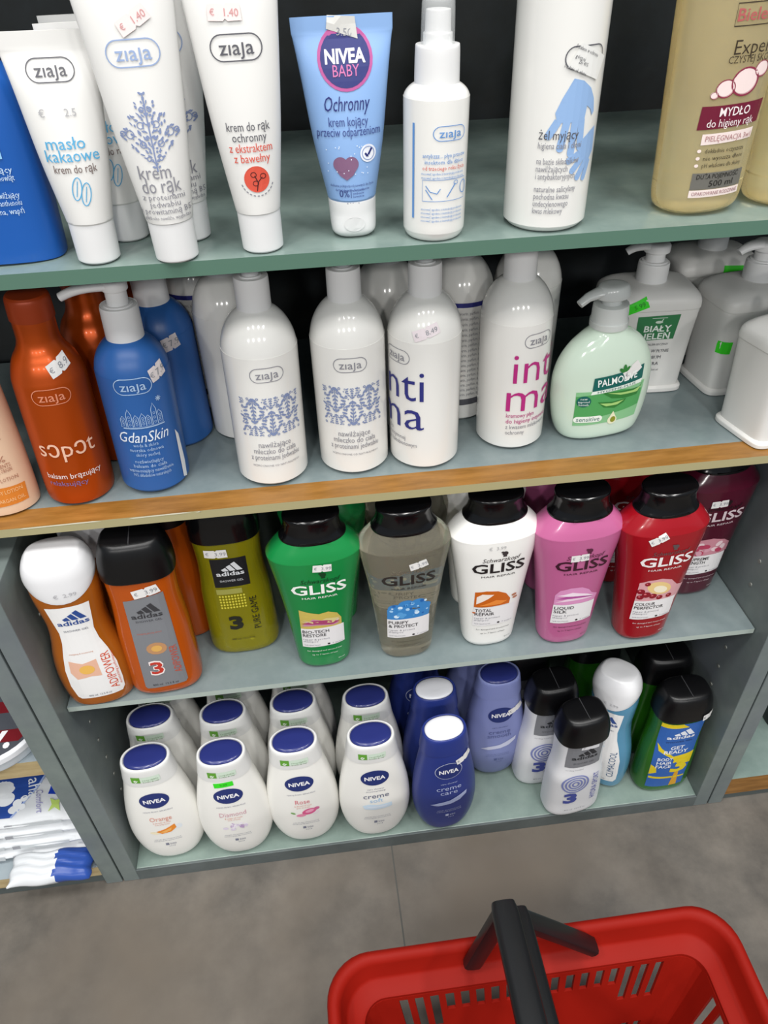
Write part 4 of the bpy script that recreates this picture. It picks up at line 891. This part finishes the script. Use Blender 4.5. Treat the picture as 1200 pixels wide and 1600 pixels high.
p = Print(); p.rect(-.0020, .1385, .0190, .0070, GREENSTICK, 3, .06); p.text('9.99', -.002, .1387, M('#1f8a18', .5), h=.0042, L=5, rot=.06); p.build('price_sticker', NS_, nD, label='bright green price sticker')
nR = nivea_white((.2070, .0255, Z4), 'white navy-capped shower gel with pink rose petals', (SUB, ('Rose', .0150, .0105, .0880), ('& almond oil scent', .0180, .0040, .0810), ('gentle care shower', .0140, .0034, .0775)), (GREYT, ROSE, SALM, SALM), art_rose, .03, .0)
nS = nivea_white((.2840, .0215, Z4), 'white navy-capped shower gel with pale blue cream stroke, beside the dark blue bottle', (('care shower', .0180, .0034, .1010), ('moisturising', .0200, .0032, .0970), ('creme', .0270, .0115, .0885), ('soft', .0140, .0100, .0800)), (GREYT, GREYT, M('#5f6580', .5), SKY), art_soft, .03, .0)
for i, (b, rows) in enumerate(((nO, ((.0610, .0745), (.0640, .1195))), (nD, ((.1355, .0695), (.1390, .1145))), (nR, ((.2080, .0725), (.2110, .1175))), (nS, ((.2835, .0680),)))):
    word = ('orange-slice', 'green-stickered', 'rose-petal', 'blue-stroke')[i]
    for j, (x, y) in enumerate(rows):
        clone(b, (x, y, Z4), ('white navy-capped shower gel right behind the front %s bottle' if j == 0 else 'white navy-capped shower gel, third back in the file behind the %s bottle') % word, rz=.03, lean=.0, drop=('price_sticker',))

def nivea_slim(name, loc, label, body, capm, lid, t, tm, art, group, rz=0, lean=0, fg='#b9c0dc', front=True, ring=True, pr=None):
    r = root(name, loc, label, 'shower gel', group, rz, lean)
    sh = Shape([(z, a*.91, b, n) for z, a, b, n, _, _ in NS_.rows], 1); sh.build('body', body, r); nivea_cap(r, capm, lid, .95)
    if front: pr_nivea(t, tm, art, .95, fg, ring=ring).build('label', sh, r)
    if pr: price(sh, pr[0], pr[1], r, '', pr[2], None, .0165, .0085)
    return r
DB = M('#28377f', .33); LIL = M('#8089bd', .35); WLID = M('#e8e9ee', .3)
TB = (('care shower', .0180, .0040, .0990), ('creme', .0265, .0110, .0905), ('care', .0185, .0100, .0825)); LB = M('#a9b3d6', .5)
nivea_slim('shower_gel_bottle', (.3610, .0185, Z4), 'dark blue shower gel with white cap disc, at the front with a sticker', DB, DB, WLID, TB, (LB, LB, LB), art_leaf('#aab4da'), 'dark blue shower gels', .10, -.02, pr=(.0160, .1330, .25))
nivea_slim('shower_gel_bottle', (.3565, .0675, Z4), 'dark blue shower gel with white cap disc, directly behind the stickered one', DB, DB, WLID, TB, (LB, LB, LB), art_leaf('#aab4da'), 'dark blue shower gels', .04)
nivea_slim('shower_gel_bottle', (.3440, .1170, Z4), 'third dark blue shower gel, deep in shade at the back of its file', DB, DB, WLID, TB, (LB, LB, LB), None, 'dark blue shower gels', .04)
TL = (('care shower', .0180, .0036, .0990), ('creme', .0245, .0095, .0910), ('smooth', .0270, .0095, .0840)); LT = M('#5a6498', .5)
nivea_slim('shower_gel_bottle', (0.4300, 0.0775, Z4), 'lilac shower gel with navy cap disc and white leaf stroke', LIL, LIL, LIDB, TL, (LT, LT, LT), art_leaf('#c9cde4'), 'lilac shower gels', .03, -.01, fg='#5a6498', ring=False, pr=(.0165, .1240, .3))
nivea_slim('shower_gel_bottle', (.4130, .1260, Z4), 'second lilac shower gel, dim behind the front lilac one', LIL, LIL, LIDB, TL, (LT, LT, LT), None, 'lilac shower gels', 0, front=False)

# white waisted gels, black caps
WA = men_shape(.0318, .172, .90, .86); WGEL = M('#e6e7ea', .32)
INDI = M('#4450a0', .45)
def white_gel(loc, label, rz=0, lean=0, pr=False):
    r = root('shower_gel_bottle', loc, label, 'shower gel', 'white waisted shower gels with black caps', rz, lean)
    WA.build('body', WGEL, r); men_cap(r, .0318, .172, top=.86)
    p = Print(); p.rect(.001, .1075, .0310, .0310, M('#8d8f95', .4, metal=.3), 1); logo_bars(p, .001, .1080, .0230, M('#26272c', .4)); p.text('SHOWER GEL', .001, .0985, M('#5a5c64', .4), w=.0190, h=.0030)
    p.text('cooling menthol', -.006, .0880, TXT, w=.0150, h=.0024, res=1)
    for q in (.0125, .0096, .0066, .0036): p.ring(-.0030, .0650, q, q*1.1, .0016, M('#7f88c0', .4), 2, 26)
    p.text('3', -.0060, .0430, INDI, w=.0125, h=.0205, bold=.05, L=4); p.text('HYDRA SPORT', .0160, .0545, M('#6a72b8', .45), w=.0420, h=.0085, rot=PI/2); p.text('400 ml  13.5 fl oz', .0, .0225, TXT, w=.0200, h=.0030, res=1)
    p.shift(.003).zoom(1.22, 1.2, .080, -.003).build('label', WA, r)
    if pr: price(WA, .002, .1335, r, '', -.1, M('#dddde0', .6), .0200, .0060)
    return r
white_gel((0.5070, 0.0180, Z4), 'white waisted shower gel with black cap, standing foremost at the right', .12, -.03, True)
white_gel((0.4840, 0.0600, Z4), 'white waisted shower gel with black cap, behind and left of the foremost one', .08, -.005)
# dark bottle behind
r = root('shower_gel_bottle', (.4640, .1060, Z4), 'dark grey shower gel bottle with black cap, in the shade behind the white gels', 'shower gel', None, .05, 0)
MD = men_shape(.0306, .176, .95); MD.build('body', M('#3c3d42', .35), r); men_cap(r, .0306, .176); p = Print(); p.rect(0, .0800, .040, .085, M('#6d6f75', .4, metal=.3), 1); logo_bars(p, 0, .1010, .0230, M('#1c1c20', .4)); p.build('label', MD, r); price(MD, .008, .1300, r, '', 0, None, .014, .008)
# pale blue hourglass
k = 1.08; HB_ = hourglass(k, .93)
r = root('shower_gel_bottle', (0.5570, 0.0470, Z4), 'pale blue hourglass shower gel with white cap, wedged between white and green bottles', 'shower gel', None, -.75, -.05)
HB_.build('body', M('#5f9dc0', .14, trans=.2, coat=.3, ior=1.36), r); hour_cap(r, k, .93, PEARL)
def art_c(p): p.text('cooling', -.002, .0750, SKY, w=.0120, h=.0030, res=1)
p = Print(); hour_label(p, k, 'CLIMACOOL', M('#3a5f86', .45), art_c); p.build('label', HB_, r)
HC2 = Shape([(.130*k, .0268*.93, .0207, 2.4), (.143*k, .0275*.93, .0207, 2.4), (.153*k, .0268*.93, .0201, 2.5)]); p = Print(); p.text('€  2.99', .003, .1370*k, M('#b2b2b6', .5), w=.015, h=.005, L=4); p.build('price_sticker', HC2, r)
# green gels
GA = men_shape(.0318, .169, .955); GRN = M('#2a6b16', .2, trans=.15, coat=.2, ior=1.36)
def green_gel(loc, label, rz=0, lean=0, front=True):
    r = root('shower_gel_bottle', loc, label, 'shower gel', 'green shower gels with black caps', rz, lean)
    GA.build('body', GRN, r); men_cap(r, .0318, .169)
    if front:
        BL = M('#2f62b0', .4); YE = M('#e0c81e', .4); p = Print()
        p.poly([(-.0165, .0180), (.0165, .0180), (.0195, .1240), (-.0170, .1240)], BL, 1); p.poly([(-.0170, .1180), (.0050, .1180), (-.0010, .1240), (-.0170, .1240)], YE, 2)
        logo_bars(p, .001, .1035, .0240, M('#e6eaf2', .4)); p.text('SHOWER GEL', .001, .0950, M('#1f2f5a', .4), w=.0230, h=.0032)
        p.text('GET', .001, .0850, M('#e6eaf2', .4), w=.0120, h=.0078, bold=.02); p.text('READY', .001, .0780, M('#e6eaf2', .4), w=.0210, h=.0078, bold=.02)
        p.poly([(-.0160, .0920), (-.0120, .0840), (.0, .0700), (.0185, .0730), (.0180, .0540), (.0060, .0560), (.0, .0660), (-.0140, .0800)], YE, 2)
        p.text('3', .0080, .0540, YE, w=.0150, h=.0300, bold=.04, L=4)
        for i, t in enumerate(('BODY', 'HAIR', 'FACE')): p.text(t, -.0065, .0665-i*.0062, M('#e6eaf2', .4), w=.0130, h=.0066, bold=.02, L=5)
        p.poly([(-.0165, .0560), (-.0120, .0520), (-.0110, .0440), (-.0165, .0400)], YE, 2); p.poly([(-.0160, .0335), (.0160, .0310), (.0160, .0335), (-.0160, .0370)], YE, 2); p.poly([(.004, .0180), (.0110, .0180), (.0090, .045), (.0060, .045)], M('#dba020', .4), 2)
        p.shift(.001).zoom(1.28, 1.12, .070, -.0035).build('label', GA, r)
        HQ = Shape([(.134, .0307, .0215, 2.8), (.15, .0302, .0211, 2.8), (.16, .029, .02, 2.8)]); price(HQ, .0205, .1395, r, '', .1, None, .0130, .0100)
    return r
green_gel((0.6195, 0.0320, Z4), 'green shower gel with black cap and blue-yellow label, at the right front', .04, -.015)
green_gel((0.6180, 0.0820, Z4), 'plain green shower gel with black cap, behind the blue-labelled green one', 0, 0, False)
green_gel((.5520, .1220, Z4), 'green shower gel with black cap, dim in the shade behind the pale blue bottle', 0, 0, False)

# ================================================================== NEIGHBOUR BAY STOCK
# left: soft flat packs stacked on the bottom board
PK = M('#d6d9dc', .32); PKB = M('#2c4d9c', .32); PKG = M('#b5babd', .4)
def pack(loc, sx, sy, sz, label, seed, design=False, m=PK, endm=None):
    r = root('soft_pack', loc, label, 'pack', 'soft white packs stacked at the left')
    rnd = random.Random(seed); mb = MB(); nx, ny = 22, 16; vs = []; fs = []
    def pt(i, j, side):
        u, v = i/nx*2-1, j/ny*2-1
        e = max(0, (1-abs(u)**5)*(1-abs(v)**4))**.5
        wob = (.0010*math.sin(9*u+seed)+.0008*math.sin(13*v+2*seed+4*u))*e
        return (u*sx/2+.001*math.sin(7*v+seed), v*sy/2+.001*math.sin(6*u+seed), sz/2+side*(sz/2*(.12+.88*e))+wob*side)
    top = [[pt(i, j, 1) for i in range(nx+1)] for j in range(ny+1)]; bot = [[pt(i, j, -1) for i in range(nx+1)] for j in range(ny+1)]
    vs = [p_ for row in top for p_ in row]+[p_ for row in bot for p_ in row]; n1 = (nx+1)*(ny+1)
    f1 = []; f2 = []
    for j in range(ny):
        for i in range(nx):
            a = j*(nx+1)+i; f1.append((a, a+1, a+nx+2, a+nx+1)); f1.append((n1+a, n1+a+nx+1, n1+a+nx+2, n1+a+1))
    for i in range(nx):
        a = i; f1.append((n1+a, n1+a+1, a+1, a)); b = ny*(nx+1)+i; f1.append((b, b+1, n1+b+1, n1+b))
    for j in range(ny):
        a = j*(nx+1); f1.append((a, a+nx+1, n1+a+nx+1, n1+a)); b = a+nx; f1.append((n1+b, n1+b+nx+1, b+nx+1, b))
    mb.add(vs, f1, m)
    o = mb.build('wrapper', r, 60)
    if endm:
        o.data.materials.append(endm)
        for pl in o.data.polygons:
            if pl.center.x > .006: pl.material_index = 1
    # printed front panel text blocks
    q = MB(); yy = -sy/2
    def fr(x0, x1, z0, z1, mm, d=.0012):
        q.add([(x0, yy-d+.0004, z0), (x1, yy-d+.0004, z0), (x1, yy-d+.0012, z1), (x0, yy-d+.0012, z1)], [(0, 1, 2, 3)], mm)
    if not endm:
        fr(-sx*.42, -sx*.05, sz*.40, sz*.68, PKG); fr(sx*.0, sx*.05, sz*.40, sz*.68, GREY); fr(sx*.05, sx*.36, sz*.44, sz*.66, PKG)
        q.build('printed_panel', r, None)
    class Top:
        def surf(s, u, v, eps, phi=0):
            i = (u/sx*2); j = (v/sy*2); e = max(0, (1-abs(i)**5)*(1-abs(j)**4))**.5
            return (u, v, sz/2+sz/2*(.12+.88*e)+(.0010*math.sin(9*i+seed)+.0008*math.sin(13*j+2*seed+4*i))*e+eps+.0006)
    if design:
        p = Print(); B2 = M('#2c4d9c', .3); WH = M('#e9ecef', .4)
        p.poly([(-.078, -.0540), (.006, -.0530), (.014, -.043), (.025, -.027), (.035, -.006), (.045, .05), (-.078, .05)], B2, 1)
        p.line([(.006, -.0530), (.014, -.043), (.025, -.027), (.035, -.006), (.045, .05)], .0022, M('#9fb2dc', .4), 2)
        for u, v, a, b in ((-.014, -.020, .017, .011), (-.004, -.032, .010, .008), (-.020, -.034, .012, .009), (.010, -.038, .0048, .0042), (.0165, -.034, .004, .0035), (.008, -.0445, .0065, .0045), (.0155, -.0425, .004, .003)): p.ell(u, v, a, b, WH, 2, 18)
        p.text('aha', .0245, -.021, WH, w=.023, h=.019, rot=-PI/2+.25, shear=.2, L=3)
        p.text('Comfort', .0335, -.039, M('#8a86b8', .4), w=.026, h=.010, rot=-PI/2+.2, shear=.3)
        p.rect(.0465, -.026, .010, .014, M('#1f3fb0', .35), 2, -.1)
        p.poly(rot2([(-.006, -.007), (0, -.003), (.006, -.007), (.004, .001), (.007, .007), (0, .004), (-.006, .007), (-.003, 0)], 0, .0500, -.0445), M('#b6cf6a', .4), 2)
        mb2 = MB()
        p.build('printed_top', Top(), r)
    return r
BX = -.104
pack((BX-.004, .081, .0375), .166, .125, .0165, 'lowest white soft pack of the flat stack at the left', 1)
pack((BX+.000, .083, .0539), .164, .125, .0160, 'second white soft pack from the bottom of the left stack', 2)
pack((BX-.003, .085, .0699), .164, .123, .0160, 'third white soft pack from the bottom of the left stack', 3)
pack((BX+.001, .086, .0859), .162, .120, .0165, 'topmost white and blue soft pack of the left stack, green leaf mark', 4, True)
fp = pack((-.0635, .0020, .0378), .084, .034, .020, 'crumpled white and blue soft pack lying in front of the left stack', 6, endm=PKB)
# left upper: big pack with round dark emblem
r = root('round_tub', (-.0697, .0455, .2267), 'low round tub with dark red and grey lid, on the left bay shelf', 'tub'); r.scale = (.75,)*3
TUB = Shape([(0, .058, .058), (.0015, .060, .060), (.020, .063, .063), (.020, .063, .063), (.0205, .001, .001)]); TUB.build('body', M('#cfd6dc', .3), r)
Shape([(.0195, .064, .064), (.0195, .0665, .0665), (.027, .0665, .0665), (.0285, .0650, .0650), (.0285, .0650, .0650), (.0286, .001, .001)]).build('lid', M('#e2e4e8', .3), r)
class Flat:
    def surf(s, u, v, eps, phi=0): return (u, v, .0286+eps)
p = Print(); p.ell(0, 0, .0610, .0610, M('#4b4e55', .35), 1, 40)
p.poly([(-.048, .026), (.048, .026), (.056, .008), (-.056, .008)], M('#6f1a22', .35), 3); p.poly([(-.056, -.018), (.056, -.018), (.044, -.036), (-.044, -.036)], M('#6f1a22', .35), 3)
p.text('v.', .020, -.026, M('#e9e9ec', .4), w=.030, h=.050, bold=.03, L=5); p.build('label', Flat(), r)
# right bay: dark bottle and white card
r = root('cleaner_bottle', (.800, .070, .0462), 'dark bottle with yellow-green top at the right picture edge, in the right bay', 'bottle')
Shape([(0, .030, .030), (.002, .034, .034), (.06, .035, .035), (.085, .033, .033), (.097, .022, .022), (.102, .014, .014), (.110, .014, .014)]).build('body', M('#14181c', .3), r)
Shape([(.100, .0155, .0155), (.100, .017, .017), (.128, .0165, .0165), (.132, .013, .013), (.1322, .001, .001)]).build('cap', M('#8fae2c', .4), r)
mb = MB(); mb.box(.7105, .7125, .038, .052, .0462, .082, M('#d6d6cf', .5)); o = mb.build('price_card', None, None, .0004); tag(o, 'narrow white card standing by the right bay side panel', 'card')

# ================================================================== FLOOR: SHOPPING BASKET
REDP = M('#8a1408', .6)
REDP.node_tree.nodes['Principled BSDF'].inputs['Specular IOR Level'].default_value = .18
bx, by = .3905, -.3030; HX, HY, HZ = .1645, .1280, .190
bk = root('shopping_basket', (bx, by, 0), 'red plastic shopping basket with black handles on the floor', 'basket')
def rr(hx, hy, rad, z, n=9):
    pts = []
    for (cx, cy_, a0) in ((hx-rad, hy-rad, 0), (-hx+rad, hy-rad, PI/2), (-hx+rad, -hy+rad, PI), (hx-rad, -hy+rad, 1.5*PI)):
        for k in range(n): a = a0+PI/2*k/(n-1); pts.append((cx+rad*math.cos(a), cy_+rad*math.sin(a), z))
    return pts
mb = MB()
mb.loft([rr(HX-d, HY-d, max(.006, .034-d*.6), z) for d, z in ((.0040, .168), (.0005, .170), (.0, .184), (.0015, .1885), (.0050, .190), (.0085, .1885), (.0105, .184), (.0130, .1680), (.0150, .1650), (.0245, .1640), (.0268, .1625), (.0272, .157), (.0248, .1565), (.0240, .1612), (.0135, .1622), (.0108, .166), (.0075, .1835), (.0040, .1850), (.0028, .168))], REDP, False, False)
mb.build('rim', bk, 50)
# tapered walls with slots
zt, zb = .159, .010
def wall(name, axis, sign):
    L = (HX if axis == 'x' else HY); half_t = L-.026; half_b = L-.050; dist_t = (HY if axis == 'x' else HX)-.0260; dist_b = dist_t-.030
    mb = MB(); pitch = .0125; n = int(half_t*2/pitch); nn = n*2+1
    us = [-1]
    edge = (half_t*2-n*pitch+.0055)/2
    cols = [-half_t]; 
    for i in range(n):
        x = -half_t+edge+i*pitch; cols += [x, x+.0070]
    cols.append(half_t)
    zs = [zb, .026, .034, .040, .052, .060, .074, .084, .110, .1325, .1335, .1550, zt]
    def hole(ci, zi):
        if ci % 2 == 0: return False
        i = ci//2; e = min(i, n-1-i); z0 = zs[zi]
        band = 2 <= e <= 4
        if zi == 10: return e >= 2
        if zi in (7, 8, 9): return band and zi > 7
        if zi in (5,): return band
        if zi in (3,): return band or (e > 4)
        if zi == 1: return e >= 2
        return False
    idx = {}; vs = []; fs = []
    def V(i, j):
        if (i, j) not in idx:
            t = (zs[j]-zb)/(zt-zb); k = (half_b+(half_t-half_b)*t)/half_t; d = dist_b+(dist_t-dist_b)*t
            cu = cols[i]*k; bend = max(0, abs(cols[i])/half_t-.86)/.14; d2 = d-.010*bend**2*1.0
            idx[(i, j)] = len(vs); vs.append((cu, sign*d2, zs[j]) if axis == 'x' else (sign*d2, cu, zs[j]))
        return idx[(i, j)]
    for j in range(len(zs)-1):
        for i in range(len(cols)-1):
            if not hole(i, j): fs.append((V(i, j), V(i+1, j), V(i+1, j+1), V(i, j+1)))
    mb.add(vs, fs, REDP); o = mb.build(name, bk, None)
    s_ = o.modifiers.new('solid', 'SOLIDIFY'); s_.thickness = .0026; s_.offset = 0
    return o
wall('side_wall', 'x', 1); wall('side_wall', 'x', -1); wall('end_wall', 'y', 1); wall('end_wall', 'y', -1)
mb = MB(); mb.loft([rr(HX-.054, HY-.054, .02, z) for z in (.0062, .0122)], REDP); mb.build('base', bk, 40)
mb = MB()
for yy in (HY-.052,): mb.tube([(-HX*.55, yy, .066), (HX*.55, yy, .066)], .0016, REDP, 8)
mb.build('wall_rib', bk, 40)
HBK = M('#17181a', .33)
def handle(xh, xa, za, name):
    pts = []; y1 = HY-.0165
    zz = .176
    far = [(xh, y1, zz), (xh+(xa-xh)*.5, y1-.001, zz+(za-zz)*.5), (xa-(xa-xh)*.06, y1-.002, za-.006)]
    near = [(x, -y, z) for x, y, z in far][::-1]
    for pts in (far, near):
        mb = MB(); mb.tube(pts, [(.0075, .0048)]*3, HBK, 12, 3.5); mb.build('handle_leg', h_, 40)
    mb = MB(); mb.tube([(xa, y1+.003, za-.001), (xa, y1-.004, za), (xa, 0, za), (xa, -y1+.004, za), (xa, -y1-.003, za-.001)], [(.0085, .0052), (.0098, .0058), (.0104, .0062), (.0098, .0058), (.0085, .0052)], HBK, 16, 3.2); mb.build('handle_grip', h_, 40)
for xh, xa, za in ((-.0485, -.0300, .272), (.0495, -.0200, .2585)):
    h_ = bpy.data.objects.new('handle', None); h_.empty_display_size = .02; link(h_, bk); handle(xh, xa, za, 'handle')
